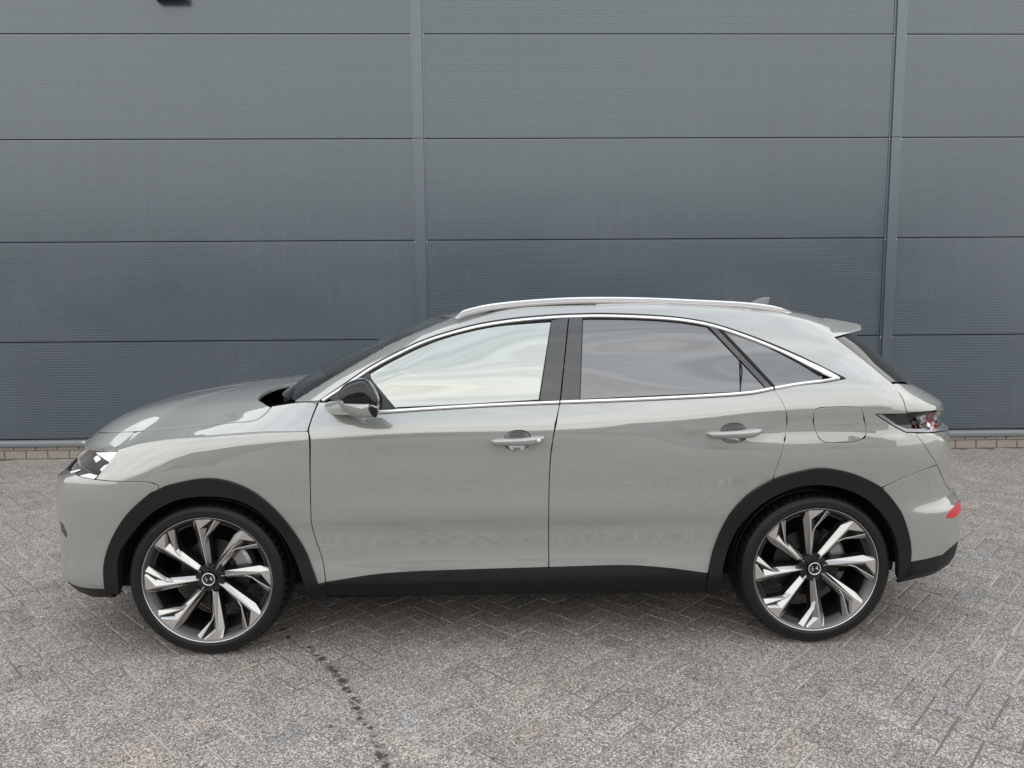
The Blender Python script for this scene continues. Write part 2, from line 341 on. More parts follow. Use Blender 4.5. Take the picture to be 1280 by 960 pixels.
for px_ in POSTS:
    pr = [(-.066, -.004), (-.066, -.008), (-.050, -.009), (-.047, -.030), (.047, -.030), (.050, -.009), (.066, -.008), (.066, -.004)]
    for z0, z1 in ((ZF+.002, ZF+2.995), (ZF+3.0, ZF+5.0)):
        n = len(pr); V = [(px_+x, y, z) for z in (z0, z1) for x, y in pr]
        o = mesh('cover_strip', V, [(i, i+1, n+i+1, n+i) for i in range(n-1)]+[tuple(range(n))], POSTM, wall, smooth=False)
        rv, rf = [], []
        for k in range(1, 8):
            for s in (-1, 1):
                zc = ZF+k-.02
                if not z0 < zc < z1: continue
                b0 = len(rv); cx = px_+s*.058
                for rr_, yy in ((.0075, -.008), (.005, -.0125)):
                    for a in range(8): rv.append((cx+rr_*math.cos(a*math.pi/4), yy, zc+rr_*math.sin(a*math.pi/4)))
                rf += [(b0+a, b0+(a+1) % 8, b0+8+(a+1) % 8, b0+8+a) for a in range(8)]+[tuple(b0+8+a for a in range(8))]
        if rv: mesh('rivets', rv, rf, ZINC, o)
prism_x('roof_capping', [(.35, ZF+5.0), (-.05, ZF+5.0), (-.05, ZF+5.12), (.35, ZF+5.08)], -12, 12, FLASH, wall)
# plinth of bricks under the flashing
BRICK = grainy(mat('plinth_brick', (.30, .27, .235), .9), 60, .28, .5, coords='Object')
MORT = grainy(mat('mortar', (.22, .20, .18), .95), 80, .3, .4)
plinth = mesh('plinth', [(-12, .012, -.05), (12, .012, -.05), (12, .012, .2), (-12, .012, .2)], [(0, 1, 2, 3)], MORT, wall, smooth=False)
def boxv(x0, x1, y0, y1, z0, z1, bv=0.004):
    V = []
    for yy, e in ((y0, bv), (y0+bv, 0), (y1, 0)):
        V += [(x0+e, yy, z0+e), (x1-e, yy, z0+e), (x1-e, yy, z1-e), (x0+e, yy, z1-e)]
    return V, [(0, 1, 2, 3)]+[(4+i, 4+(i+1) % 4, (i+1) % 4, i) for i in range(4)]+[(8+i, 8+(i+1) % 4, 4+(i+1) % 4, 4+i) for i in range(4)]
bx0, bp_ = 5.3058, .2208
Vb, Fb = boxv(0, .2112, 0, .03, 0, .082); bm_ = None
for i in range(-52, 8):
    for row, (zz, off) in enumerate(((.004, 0), (.092, .1))):
        if bm_ is None: o = mesh('brick', Vb, Fb, BRICK, plinth, smooth=False); bm_ = o.data
        else: o = link(bpy.data.objects.new('brick', bm_), plinth)
        o.location = (bx0+i*bp_+off, .0+rng.normal(0, .001), zz+rng.normal(0, .0008))

# ------------------------------------------------------------------ unseen units added behind the camera to shape the reflections
def opposite(x0, x1, y, h, col, label):
    m = grainy(mat('far_cladding', col, .6), .4, .15); o = empty('reflection_unit', None, ((x0+x1)/2, y, 0)); tag(o, label, 'building'); hx = (x1-x0)/2
    rbox('wall', -hx, hx, -12, 0, 0, h, m, o, .05); rbox('roof', -hx-.3, hx+.3, -12.3, .3, h, h+.5, mat('far_roof', (.05, .05, .055), .7), o, .05)
    n = max(2, int(hx/4)); dm = mat('far_door', (.35, .36, .37), .5); gm = mat('far_window', (.02, .025, .03), .1)
    for k in range(n):
        c = -hx+(k+.5)*2*hx/n; rbox('door', c-1.9, c+1.2, .0, .06, .05, 3.6, dm, o, .02); rbox('window', c+1.7, c+2.6, .0, .05, 1.0, 2.4, gm, o, .02)
# ------------------------------------------------------------------ wall lamp above the frame edge
lamp = empty('wall_lamp', None, (-3.13, WALL_Y, 4.515)); tag(lamp, 'dark grey box-shaped lamp fixed high on the ribbed wall', 'lamp')
LAMPM = mat('lamp_housing', (.03, .032, .035), .5)
def rbox(name, x0, x1, y0, y1, z0, z1, m, parent, bv=.01):
    me = bpy.data.meshes.new(name); import bmesh
    bm = bmesh.new(); bmesh.ops.create_cube(bm, size=1)
    for v in bm.verts: v.co = Vector(((x0+x1)/2+v.co.x*(x1-x0), (y0+y1)/2+v.co.y*(y1-y0), (z0+z1)/2+v.co.z*(z1-z0)))
    bmesh.ops.bevel(bm, geom=bm.edges[:], offset=bv, segments=3, affect='EDGES', profile=.5)
    bm.to_mesh(me); bm.free(); me.materials.append(m)
    for p_ in me.polygons: p_.use_smooth = True
    try: me.set_sharp_from_angle(angle=math.radians(40))
    except Exception: pass
    return link(bpy.data.objects.new(name, me), parent)
rbox('housing', -.15, .15, -.17, -.02, .0, .14, LAMPM, lamp, .02)
rbox('bracket', -.05, .05, -.02, 0, .03, .11, LAMPM, lamp, .004)
opposite(-34, -4, -30, 5.2, (.24, .23, .215), 'beige-grey industrial unit with roller doors, added out of view for reflections')
opposite(-4.6, 34, -36, 6.5, (.26, .26, .27), 'pale grey industrial unit with roller doors, added out of view for reflections')

# ================================================================== THE CAR
RIM_Y, WB, AXLE = -.905, 2.738, .3505
CAR_YAW = .0071
CORG = np.array([-1.29822888, 4.13629926, 0.0])
cc, cs = math.cos(CAR_YAW), math.sin(CAR_YAW)
car = empty('car', None, tuple(CORG), CAR_YAW)
tag(car, 'light grey hatchback crossover parked side-on on the herringbone yard before the ribbed wall', 'car')
_d = np.array([0, 0, CAM_H])-CORG
CAMC = np.array([_d[0]*cc+_d[1]*cs, -_d[0]*cs+_d[1]*cc, _d[2]])
def ray(U, V):
    d = CF+(U-640)/F_PX*CR-(V-480)/F_PX*CU
    return np.array([d[0]*cc+d[1]*cs, -d[0]*cs+d[1]*cc, d[2]])
def at(U, V, y):
    d = ray(U, V); t = (y-CAMC[1])/d[1]; return CAMC+t*d
def project(P):
    P = np.asarray(P, float); X = P[..., 0]*cc-P[..., 1]*cs+CORG[0]; Y = P[..., 0]*cs+P[..., 1]*cc+CORG[1]
    D = np.stack([X, Y, P[..., 2]-CAM_H], -1); z = D@CF
    return np.stack([640+F_PX*(D@CR)/z, 480-F_PX*(D@CU)/z], -1)

# --- side section rows: z(x), half width(x)
SX = [-1.0, -.5, 0, .5, 1.0, 1.5, 2.0, 2.5, 3.0, 3.4, 3.8]
def row(v): return pchip(SX, v if isinstance(v, (list, tuple)) else [v]*len(SX))
ROWZ = [row(.20), row(.27), row(.325), row(.37), row(.44), row(.52), row([.555]+[.588]*10), row([.58]+[.61]*10), row([.69, .73]+[.75]*9), row([.78, .83, .88]+[.90]*8),
        row([.86, .93, .993, 1.012, 1.030, 1.030, 1.020, 1.045, 1.055, 1.05, 1.04]),
        row([.875, .945, 1.008, 1.028, 1.048, 1.050, 1.042, 1.068, 1.076, 1.07, 1.06]),
        row([1.0, 1.04, 1.07, 1.085, 1.103, 1.122, 1.140, 1.176, 1.20, 1.21, 1.21]),
        row([1.20, 1.24, 1.26, 1.27, 1.29, 1.31, 1.315, 1.32, 1.30, 1.29, 1.28]),
        row([1.38, 1.38, 1.38, 1.38, 1.41, 1.49, 1.505, 1.47, 1.40, 1.35, 1.30]),
        row([1.44, 1.44, 1.44, 1.44, 1.472, 1.548, 1.556, 1.525, 1.455, 1.40, 1.36]),
        row([1.475, 1.475, 1.475, 1.475, 1.502, 1.578, 1.585, 1.555, 1.485, 1.43, 1.39])]
ROWY = [row(.83), row(.866), row([.905, .908, .912, .920, .926, .926, .924, .918, .915, .91, .90]), row([.91, .915, .92, .924, .9265, .9265, .925, .922, .92, .91, .90]),
        row([.915, .918, .922, .917, .913, .913, .915, .920, .92, .912, .90]),
        row([.92, .922, .925, .919, .9135, .9135, .916, .922, .923, .915, .90]),
        row([.924, .926, .929, .925, .9225, .9225, .924, .927, .926, .917, .90]),
        row([.926, .928, .931, .930, .930, .930, .930, .930, .927, .918, .90]),
        row([.932, .936, .941, .939, .937, .937, .938, .941, .934, .920, .90]),
        row([.925, .932, .939, .941, .940, .940, .943, .950, .943, .926, .90]),
        row([.90, .905, .917, .932, .936, .937, .935, .932, .926, .912, .89]),
        row([.895, .90, .911, .926, .930, .931, .933, .934, .927, .910, .888]),
        row([.85, .86, .87, .880, .890, .893, .895, .897, .885, .862, .84]),
        row([.76, .77, .785, .795, .803, .808, .806, .80, .785, .775, .77]),
        row([.67, .675, .68, .69, .70, .695, .695, .70, .71, .72, .74]),
        row([.60, .605, .61, .62, .63, .632, .634, .632, .635, .65, .67]),
        row([.50, .51, .52, .53, .54, .545, .545, .545, .55, .56, .58])]
def halfw(x, z):
    """smooth half width at (x, z): cubic through the rows, slopes shared so creases stay soft"""
    x = np.asarray(x, float); z = np.asarray(z, float); x, z = np.broadcast_arrays(x, z); sh = x.shape; x = x.ravel(); z = z.ravel()
    Z = np.stack([r(x) for r in ROWZ]); Y = np.stack([r(x) for r in ROWY]); n = len(Z)
    h = np.diff(Z, axis=0); d = np.diff(Y, axis=0)/h
    m = np.zeros_like(Z); m[0], m[-1] = d[0], d[-1]
    w1 = h[1:]/(h[1:]+h[:-1]); m[1:-1] = d[:-1]*w1+d[1:]*(1-w1)
    zc = np.clip(z, Z[0]+1e-6, Z[-1]-1e-6)
    i = np.clip((Z[:, :] <= zc[None]).sum(0)-1, 0, n-2); k = np.arange(len(x))
    hh = h[i, k]; t = (zc-Z[i, k])/hh
    r = ((1+2*t)*(1-t)**2)*Y[i, k]+t*(1-t)**2*hh*m[i, k]+t*t*(3-2*t)*Y[i+1, k]+t*t*(t-1)*hh*m[i+1, k]
    return r.reshape(sh)

class Skin:
    """stacked plan contours: p runs from the front centre round the corner, along the side and round to the rear centre; q is the height"""
    LM, LC = 3.2, 1.0
    def __init__(s, xf, lf, nf, xr, lr, nr, zr):
        s.xf, s.lf, s.nf, s.xr, s.lr, s.nr, s.zr = xf, lf, nf, xr, lr, nr, zr
        p, q = np.meshgrid(np.linspace(-s.LC+.01, s.LM+s.LC-.01, 260), np.linspace(zr[0], zr[1], 150), indexing='ij')
        s.gp, s.gq = p.ravel(), q.ravel(); P = s.ev(s.gp, s.gq); N = s.nrm(s.gp, s.gq)
        s.gu = project(P); s.vis = np.einsum('ij,ij->i', N, CAMC-P) > 0; s.gd = np.linalg.norm(P-CAMC, axis=1)
    def ev(s, p, q):
        p = np.asarray(p, float); q = np.asarray(q, float); p, q = np.broadcast_arrays(p, q)
        xf, lf, xr, lr = s.xf(q), s.lf(q), s.xr(q), s.lr(q); xa, xb = xf+lf, xr-lr
        thf = np.clip((p+s.LC)/s.LC, 0, 1)*math.pi/2; thr = np.clip((s.LM+s.LC-p)/s.LC, 0, 1)*math.pi/2
        cf, sf = np.cos(thf).clip(0)**(2/s.nf), np.sin(thf).clip(0)**(2/s.nf)
        cr, sr = np.cos(thr).clip(0)**(2/s.nr), np.sin(thr).clip(0)**(2/s.nr)
        x = np.where(p < 0, xa-lf*cf, np.where(p > s.LM, xb+lr*cr, xa+(xb-xa)*np.clip(p/s.LM, 0, 1)))
        k = np.where(p < 0, sf, np.where(p > s.LM, sr, 1.0))
        return np.stack([x, -halfw(x, q)*k, q+0*x], -1)
    def nrm(s, p, q):
        p = np.clip(p, -s.LC+.004, s.LM+s.LC-.004); e = .002
        a = s.ev(p+e, q)-s.ev(p-e, q); b = s.ev(p, q+e)-s.ev(p, q-e); n = np.cross(a, b)
        return n/np.maximum(np.linalg.norm(n, axis=-1, keepdims=True), 1e-12)
    def x2p(s, x, z):
        xa, xb = s.xf(z)+s.lf(z), s.xr(z)-s.lr(z)
        if xa <= x <= xb: return float((x-xa)/(xb-xa)*s.LM)
        if x < xa: c = min(1, (xa-x)/s.lf(z)); return float(math.acos(c**(s.nf/2))/(math.pi/2)*s.LC-s.LC)
        c = min(1, (x-xb)/s.lr(z)); return float(s.LM+s.LC-math.acos(c**(s.nr/2))/(math.pi/2)*s.LC)
    def inv(s, U, V):
        d = (s.gu[:, 0]-U)**2+(s.gu[:, 1]-V)**2; d = np.where(s.vis, d, 1e9); c_ = np.flatnonzero(d < max(36, d.min()+.01)); i = int(c_[np.argmin(s.gd[c_]+.02*np.sqrt(d[c_]))]); p, q = s.gp[i], s.gq[i]
        for _ in range(12):
            e = 1e-4; f0 = project(s.ev(p, q)); J = np.stack([(project(s.ev(p+e, q))-f0)/e, (project(s.ev(p, q+e))-f0)/e], 1)
            r = np.array([U, V])-f0
            if abs(r).max() < .02: break
            st = np.linalg.lstsq(J, r, rcond=.02)[0]; st = np.clip(st, -.05, .05); p += st[0]; q += st[1]
            q = min(max(q, s.zr[0]), s.zr[1])
        return (float(p), float(q))
cst = lambda v: (lambda z: np.asarray(z, float)*0+v)
XR = pchip([.15, .25, .30, .36, .47, .575, .615, .635, .655, .81, .93, .955, .972, 1.03, 1.05, 1.08, 1.12, 1.165, 1.26, 1.355, 1.42, 1.5, 1.6],
           [3.55, 3.59, 3.625, 3.657, 3.674, 3.668, 3.655, 3.625, 3.611, 3.603, 3.587, 3.583, 3.55, 3.538, 3.553, 3.54, 3.475, 3.392, 3.30, 3.208, 3.14, 3.03, 2.9])
LR = pchip([.2, 1.0, 1.16, 1.4, 1.6], [.6, .6, .5, .45, .42])
LOW = Skin(pchip([.15, .25, .30, .34, .42, .60, .70, .76, .80, .83, .862, 1.0], [-.84, -.90, -.925, -.915, -.908, -.910, -.904, -.895, -.885, -.853, -.812, -.67]), cst(.70), 2.6, XR, LR, 2.6, (.17, 1.02))
UP = Skin(pchip([.2, .8, .9, 1.0, 1.05, 1.10, 1.15, 1.255, 1.323, 1.37, 1.42, 1.475, 1.50, 1.6], [-.9, -.5, -.36, -.13, -.01, .10, .215, .40, .535, .645, .755, .90, .965, 1.2]), pchip([.2, 1.2, 1.35, 1.5, 1.6], [.5, .5, .42, .29, .25]), 2.2, XR, LR, 2.6, (.17, 1.58))

FLANKP = pchip([0, .08, .17, .25, .33, .45, .6, .93, 3.0], [0, .235, .47, .67, .825, .92, .97, 1.0, 1.0])
LAMP = Skin(pchip([.15, .30, .60, .70, .76, .80, .86, .95, 1.02], [-.84, -.925, -.910, -.904, -.895, -.887, -.862, -.80, -.76]), cst(.70), 2.6, XR, LR, 2.6, (.5, 1.02))
class Field:
    """hood and wing tops: height over plan"""
    def __init__(s):
        pts = [(149, 561), (175, 554.5), (225, 548), (300, 543), (340, 540.5), (384.4, 538)]
        cr = [LOW.inv(*p) for p in pts]
        s.crease = pchip([-1.0, -.86, -.70, -.52]+[c[0] for c in cr]+[.9], [.862, .872, .890, .916]+[c[1] for c in cr]+[1.04]) if cr[0][0] > -.5 else None
        if s.crease is None:
            s.crease = pchip([-1.0, -.86]+[c[0] for c in cr if c[0] > -.8]+[.9], [.862, .872]+[c[1] for c in cr if c[0] > -.8]+[1.04])
        pp = np.concatenate([np.linspace(-.999, 0, 360), np.linspace(.004, .85, 260)]); s.B = LOW.ev(pp, s.crease(pp))
        s.topc = pchip([-1.0, -.7, -.51, -.31, -.12, .13, .30, .55, .8], [1.02, 1.045, 1.076, 1.104, 1.130, 1.158, 1.172, 1.20, 1.23])
        x, y = np.meshgrid(np.linspace(-.92, .62, 220), np.linspace(-.94, 0, 130), indexing='ij'); s.gp, s.gq = x.ravel(), y.ravel()
        P = s.ev(s.gp, s.gq); N = s.nrm(s.gp, s.gq); s.gu = project(P); s.vis = np.einsum('ij,ij->i', N, CAMC-P) > 0; s.gd = np.linalg.norm(P-CAMC, axis=1)
    def ev(s, x, y):
        x = np.asarray(x, float); y = np.asarray(y, float); x, y = np.broadcast_arrays(x, y); sh = x.shape; x = x.ravel(); y = y.ravel()
        bx_, by_ = s.B[:, 0], s.B[:, 1]; z = np.empty(len(x))
        for i in range(0, len(x), 4000):
            X, Y = x[i:i+4000, None], -np.abs(y[i:i+4000, None])
            d2 = (X-bx_)**2+(Y-by_)**2
            w_ = np.exp(-(d2-d2.min(1, keepdims=True))/.0025); w_ /= w_.sum(1, keepdims=True)
            zb = w_@s.B[:, 2]; xb = w_@bx_; d = np.sqrt(d2.min(1))
            om = 1-sstep((xb+.62)/.40); D = .28-.13*sstep((xb-.02)/.42)
            S_ = om*(1-np.exp(-d/.11))+(1-om)*FLANKP(d*.28/D)
            top = s.topc(X[:, 0])-.018*(Y[:, 0]/.7)**2+0*np.exp(-((np.abs(Y[:, 0])-.60)/.09)**2)*sstep((X[:, 0]+.8)/.4)
            z[i:i+4000] = zb+(np.maximum(top, zb)-zb)*S_
        return np.stack([x, y, z], -1).reshape(sh+(3,))
    def nrm(s, x, y):
        e = .009; a = s.ev(x+e, y)-s.ev(x-e, y); b = s.ev(x, np.asarray(y)+e)-s.ev(x, np.asarray(y)-e); n = np.cross(a, b)
        return n/np.linalg.norm(n, axis=-1, keepdims=True)
    inv_zr = (-.95, 0)
    def inv(s, U, V):
        d = (s.gu[:, 0]-U)**2+(s.gu[:, 1]-V)**2; d = np.where(s.vis & ((s.gq < -.3) | (U > 200)), d, 1e9); c_ = np.flatnonzero(d < max(36, d.min()+.01)); i = int(c_[np.argmin(s.gd[c_]+.02*np.sqrt(d[c_]))]); p, q = s.gp[i], s.gq[i]
        for _ in range(12):
            e = 1e-3; f0 = project(s.ev(p, q)); J = np.stack([(project(s.ev(p+e, q))-f0)/e, (project(s.ev(p, q+e))-f0)/e], 1); r = np.array([U, V])-f0
            if abs(r).max() < .02: break
            st = np.clip(np.linalg.lstsq(J, r, rcond=.02)[0], -.04, .04); p += st[0]; q = min(max(q+st[1], -.95), 0)
        return (float(p), float(q))
TOP = Field()

# --- panels cut from the skins
def outline(surf, *edges, n=6):
    """edges: lists of photo points (spline through each list), ('raw', [(p, q), ...]) straight in skin coordinates"""
    o = []
    for e in edges:
        if e[0] == 'raw': pts = spline(e[1], n) if len(e[1]) > 2 else spline(e[1], 14)
        elif e[0] == 'rawl': pts = np.array(e[1])
        else: pts = np.array([surf.inv(*p) for p in spline(e, n)])
        if o and np.hypot(*(o[-1]-pts[0])) < 1.5e-3: pts = pts[1:]
        o += list(pts)
    if np.hypot(*(o[0]-o[-1])) < 1.5e-3: o = o[:-1]
    # even out
    P = [o[0]]
    for a in o[1:]:
        if np.hypot(*(a-P[-1])) > 1.2e-3: P.append(a)
    return np.array(P)
def area(P): x, y = P[:, 0], P[:, 1]; return .5*np.sum(x*np.roll(y, -1)-np.roll(x, -1)*y)
def inset(P, d):
    if d == 0: return P
    P = P if area(P) > 0 else P[::-1]
    e = np.roll(P, -1, 0)-P; e /= np.maximum(np.linalg.norm(e, axis=1, keepdims=True), 1e-9); nrm = np.stack([-e[:, 1], e[:, 0]], 1)
    m = nrm+np.roll(nrm, 1, 0); l = np.linalg.norm(m, axis=1, keepdims=True); m = m/np.maximum(l, 1e-6); c = np.maximum((m*nrm).sum(1, keepdims=True), .45)
    return P+m*d/c
def inside(P, q):
    x, y = q[:, 0], q[:, 1]; r = np.zeros(len(q), bool); n = len(P)
    for i in range(n):
        x1, y1 = P[i]; x2, y2 = P[(i+1) % n]
        if y1 == y2: continue
        c = ((y1 > y) != (y2 > y)) & (x < (x2-x1)*(y-y1)/(y2-y1)+x1); r ^= c
    return r
def near(P, q, d):
    A = P; B = np.roll(P, -1, 0); r = np.full(len(q), 1e9)
    for a, b in zip(A, B):
        v = b-a; l = v@v+1e-12; t = np.clip(((q-a)@v)/l, 0, 1); r = np.minimum(r, np.hypot(*(q-a-t[:, None]*v).T))
    return r < d
def panel(name, surf, poly, m, parent=car, gap=.003, off=0.0, res=.028, depth=.014, holes=(), both=True, join=False, conv=None, side='both', flip=False):
    P = inset(np.asarray(poly, float), gap); P = P if area(P) > 0 else P[::-1]
    loops = [P]+[(lambda h: h[::-1] if area(h) > 0 else h)(inset(np.asarray(h, float), -gap)) for h in holes]
    lo, hi = P.min(0), P.max(0)
    gx, gy = np.meshgrid(np.arange(lo[0]+res/2, hi[0], res), np.arange(lo[1]+res/2, hi[1], res), indexing='ij'); q = np.stack([gx.ravel(), gy.ravel()], 1)
    q = q[inside(P, q)]
    if len(q): q = q[~near(P, q, res*.45)]
    for h in loops[1:]:
        if len(q): q = q[~inside(h, q)]; q = q[~near(h, q, res*.45)]
    pts, lp, k = [], [], 0
    for h in loops: lp.append(list(range(k, k+len(h)))); pts += list(h); k += len(h)
    pts += list(q)
    v, _, f, _, _, _ = delaunay_2d_cdt([Vector(a) for a in pts], [], lp, 2 if len(loops) > 1 else 1, 1e-7)
    A = np.array([tuple(a) for a in v]); X = surf.ev(A[:, 0], A[:, 1]); N = surf.nrm(A[:, 0], A[:, 1])
    X = X+N*off; Fc = [tuple(a) for a in f]
    mid_ = np.zeros(len(X), bool)
    if join:
        mid_ = X[:, 1] > -.03
        if isinstance(surf, Field): mid_ &= A[:, 1] > -.008
        else: mid_ &= (A[:, 0] < -surf.LC+.012) | (A[:, 0] > surf.LM+surf.LC-.012)
        X[mid_, 1] = 0; N[mid_, 1] = 0; N[mid_] /= np.linalg.norm(N[mid_], axis=1, keepdims=True)
    # rolled edge and skirt on every boundary edge
    cnt = {}
    for t in Fc:
        for i in range(len(t)):
            a, b = t[i], t[(i+1) % len(t)]
            if (b, a) in cnt: del cnt[(b, a)]
            else: cnt[(a, b)] = 1
    bd = [e_ for e_ in cnt if not (mid_[e_[0]] and mid_[e_[1]])]; bv = sorted({a for e in bd for a in e}); idx = {a: i for i, a in enumerate(bv)}
    outd = np.zeros((len(bv), 3))
    for a, b in bd:
        e = X[b]-X[a]; n_ = np.cross(e, N[a]); l = np.linalg.norm(n_)
        if l > 1e-9: outd[idx[a]] += n_/l; outd[idx[b]] += n_/l
    outd /= np.maximum(np.linalg.norm(outd, axis=1, keepdims=True), 1e-9)
    nb = len(X); R1 = X[bv]+outd*.0012-N[bv]*.0012; R2 = X[bv]+outd*.0014-N[bv]*depth
    V = np.vstack([X, R1, R1, R2]); NN = np.vstack([N, (N[bv]+outd*1.0)/np.sqrt(2), outd, outd]); m1 = len(bv)
    NN[nb:nb+m1] /= np.maximum(np.linalg.norm(NN[nb:nb+m1], axis=1, keepdims=True), 1e-9)
    if depth > 0:
        for a, b in bd:
            i, j = idx[a], idx[b]
            Fc.append((a, nb+i, nb+j, b)); Fc.append((nb+m1+i, nb+2*m1+i, nb+2*m1+j, nb+m1+j))
    def mk(V, NN, Fc): return mesh(name, V, Fc, m, parent, NN)
    mV = V*np.array([1, -1, 1]); mN = NN*np.array([1, -1, 1]); mF = [t[::-1] for t in Fc]
    if join: return mk(np.vstack([V, mV]), np.vstack([NN, mN]), Fc+[tuple(i+len(V) for i in t) for t in mF])
    a = mk(V, NN, Fc)
    if not both: return a
    return a, mk(mV, mN, mF)
def on(surf, P, off=0.0):
    P = np.asarray(P, float); X = surf.ev(P[:, 0], P[:, 1]); N = surf.nrm(P[:, 0], P[:, 1]); return X+N*off, N
def strip(name, X, N, width, height, m, parents, closed=False, base=-.002, shape=((-.5, 0), (-.47, .55), (-.36, .8), (0, 1), (.36, .8), (.47, .55), (.5, 0))):
    """moulding swept along a path on the body"""
    X = np.asarray(X); w_ = np.broadcast_to(np.asarray(width, float), (len(X),)); T = np.gradient(X, axis=0); T /= np.maximum(np.linalg.norm(T, axis=1, keepdims=True), 1e-9)
    B = np.cross(N, T); B /= np.linalg.norm(B, axis=1, keepdims=True); k = len(shape)
    V = np.concatenate([np.stack([X[i]+B[i]*s*w_[i]+N[i]*(base+(height-base)*h) for s, h in shape]) for i in range(len(X))])
    Fc = [(i*k+j, i*k+j+1, (i+1)*k+j+1, (i+1)*k+j) for i in range(len(X)-1) for j in range(k-1)]
    Fc += [tuple(range(k)), tuple(reversed(range((len(X)-1)*k, len(X)*k)))]
    f0 = Fc[0]; nn = np.cross(V[f0[1]]-V[f0[0]], V[f0[2]]-V[f0[0]])
    if nn@(N[0]+B[0]*(-.4)) < 0: Fc = [t[::-1] for t in Fc]
    r = [mesh(name, V, Fc, m, parents[0])]
    if len(parents) > 1: r.append(mesh(name, V*np.array([1, -1, 1]), [t[::-1] for t in Fc], m, parents[1]))
    for o in r:
        try: o.data.set_sharp_from_angle(angle=math.radians(50))
        except Exception: pass
    return r

# ---- traced outlines (photo pixels)
doorF = [(397.5, 502.5), (390.6, 519), (384.6, 537.5), (386.6, 553), (387.5, 600), (389, 650), (394, 673), (403, 700), (407, 728)]
doorB = [(699.5, 505), (694, 534), (688.3, 571), (686, 630), (686, 709.4)]
doorR = [(967, 487.5), (977, 500.6), (983.5, 517.5), (982.7, 540), (977, 568), (966, 599)]
beltF = [(473, 517.5), (540.6, 512.7), (625, 508), (699.5, 505)]
beltR = [(699.5, 505), (812, 500.6), (925, 494.4), (967, 487.5)]
cladF = [(407, 728), (482.5, 717), (579, 712.5), (686, 709.4)]
cladR = [(686, 709.4), (775.6, 707), (830, 710), (884, 717)]
archR = [(966, 599.5), (933, 620), (909, 649), (893, 683.6), (886, 713), (884, 717)]
archR2 = [(966, 599.5), (999.5, 589.3), (1028.7, 585.3), (1060.6, 590.6), (1087, 601), (1103.5, 612)]
archR3 = [(1103.5, 612), (1124, 638.4), (1133.6, 665), (1137, 686), (1136, 703)]
archF = [(397, 731), (392, 715.6), (381, 687.5), (362.5, 659), (340.6, 634), (312.5, 612.5), (281, 600.6), (250, 598.4), (212.5, 606), (198, 612)]
archF2 = [(198, 612), (184, 620), (159, 643.7), (140.6, 675), (132, 706), (133, 737)]
trimTop = [(400, 500.6), (431, 479.5), (462, 458.4), (493, 441.6), (526.6, 426), (557.5, 415.7), (597, 405.6), (639, 398.8), (681, 394.9), (711, 393.2), (756, 392.3), (812.5, 394.3), (855, 398), (894, 405.6), (939, 420.5), (981, 437.3), (1018, 454.2), (1056, 473.3)]
trimBotR = [(967, 487.5), (998, 481.8), (1032, 478), (1056, 473.3)]
pillarA = [(367, 502), (392, 486), (425, 466), (451, 451), (482, 433), (517, 417), (550, 403), (569, 395.5)]
fuel = [(1017, 520), (1019, 513), (1026, 509.5), (1041, 508.7), (1068, 508.7), (1077, 512), (1080.5, 524.4), (1083, 540.6), (1080, 548), (1070, 552), (1055, 553.4), (1035, 553.4), (1026, 550), (1020.5, 541), (1017, 530)]
rev = lambda l: l[::-1]

# front door and rear door
def hole_loop(cx, cy, rx, ry, n=22): return [(cx+rx*math.copysign(abs(math.cos(a))**.8, math.cos(a)), cy+ry*math.copysign(abs(math.sin(a))**.9, math.sin(a))) for a in np.linspace(0, 2*math.pi, n, endpoint=False)]
cupF = np.array([UP.inv(*p) for p in hole_loop(647, 550.5, 16.5, 12.5)]); cupR = np.array([UP.inv(*p) for p in hole_loop(916.5, 541.5, 16.5, 12.5)])
door1 = panel('door', UP, outline(UP, [(397.5, 502.5), (430, 504), (473, 517.5)], beltF, doorB, rev(cladF), rev(doorF)), PAINT, holes=[cupF])
door2 = panel('door', UP, outline(UP, beltR, doorR, archR, rev(cladR), rev(doorB)), PAINT, holes=[cupR])
# one-piece body side: A-pillar, cant rail, C-pillar and rear wing
roof_z = lambda x: float(ROWZ[-1](x))-.012
roofx = np.linspace(1.10, 2.80, 24)
p_a = UP.inv(569, 395.5); p_s = UP.inv(1030.4, 398)
roof_edge = ('rawl', [p_a]+[(UP.x2p(x, roof_z(x)), roof_z(x)) for x in roofx if x > UP.ev(*p_a)[0]+.02]+[p_s])
tailShut = [(1115.7, 479.7), (1128, 497), (1134, 517)]
tailShut2 = [(1141, 541), (1149.6, 549), (1171, 580)]
lampQ = [(1134, 517), (1094.6, 517.6), (1117, 533), (1133, 541), (1141, 541)]
bs = outline(UP, pillarA, roof_edge, [(1030.4, 398), (1044, 422.3)], [(1044, 422.3), (1078, 449), (1113, 478)], tailShut, [(1134, 517), (1094.6, 517.6)], [(1094.6, 517.6), (1117, 533), (1133, 541)], [(1133, 541), (1144, 541)], [(1144, 541), (1151, 550), (1171, 580)],
             [(1171, 581), (1136, 594.8), (1103.5, 609)], rev(archR2), rev(doorR), trimBotR, rev(trimTop), [(400, 500.6), (367, 502)])
fuelp = np.array([UP.inv(*p) for p in spline(fuel+fuel[:1], 3)[:-1]])
wing2 = panel('body_side', UP, bs, PAINT, holes=[fuelp], gap=.0022)
panel('fuel_flap', UP, fuelp, PAINT, wing2[0], both=False, gap=.0028)
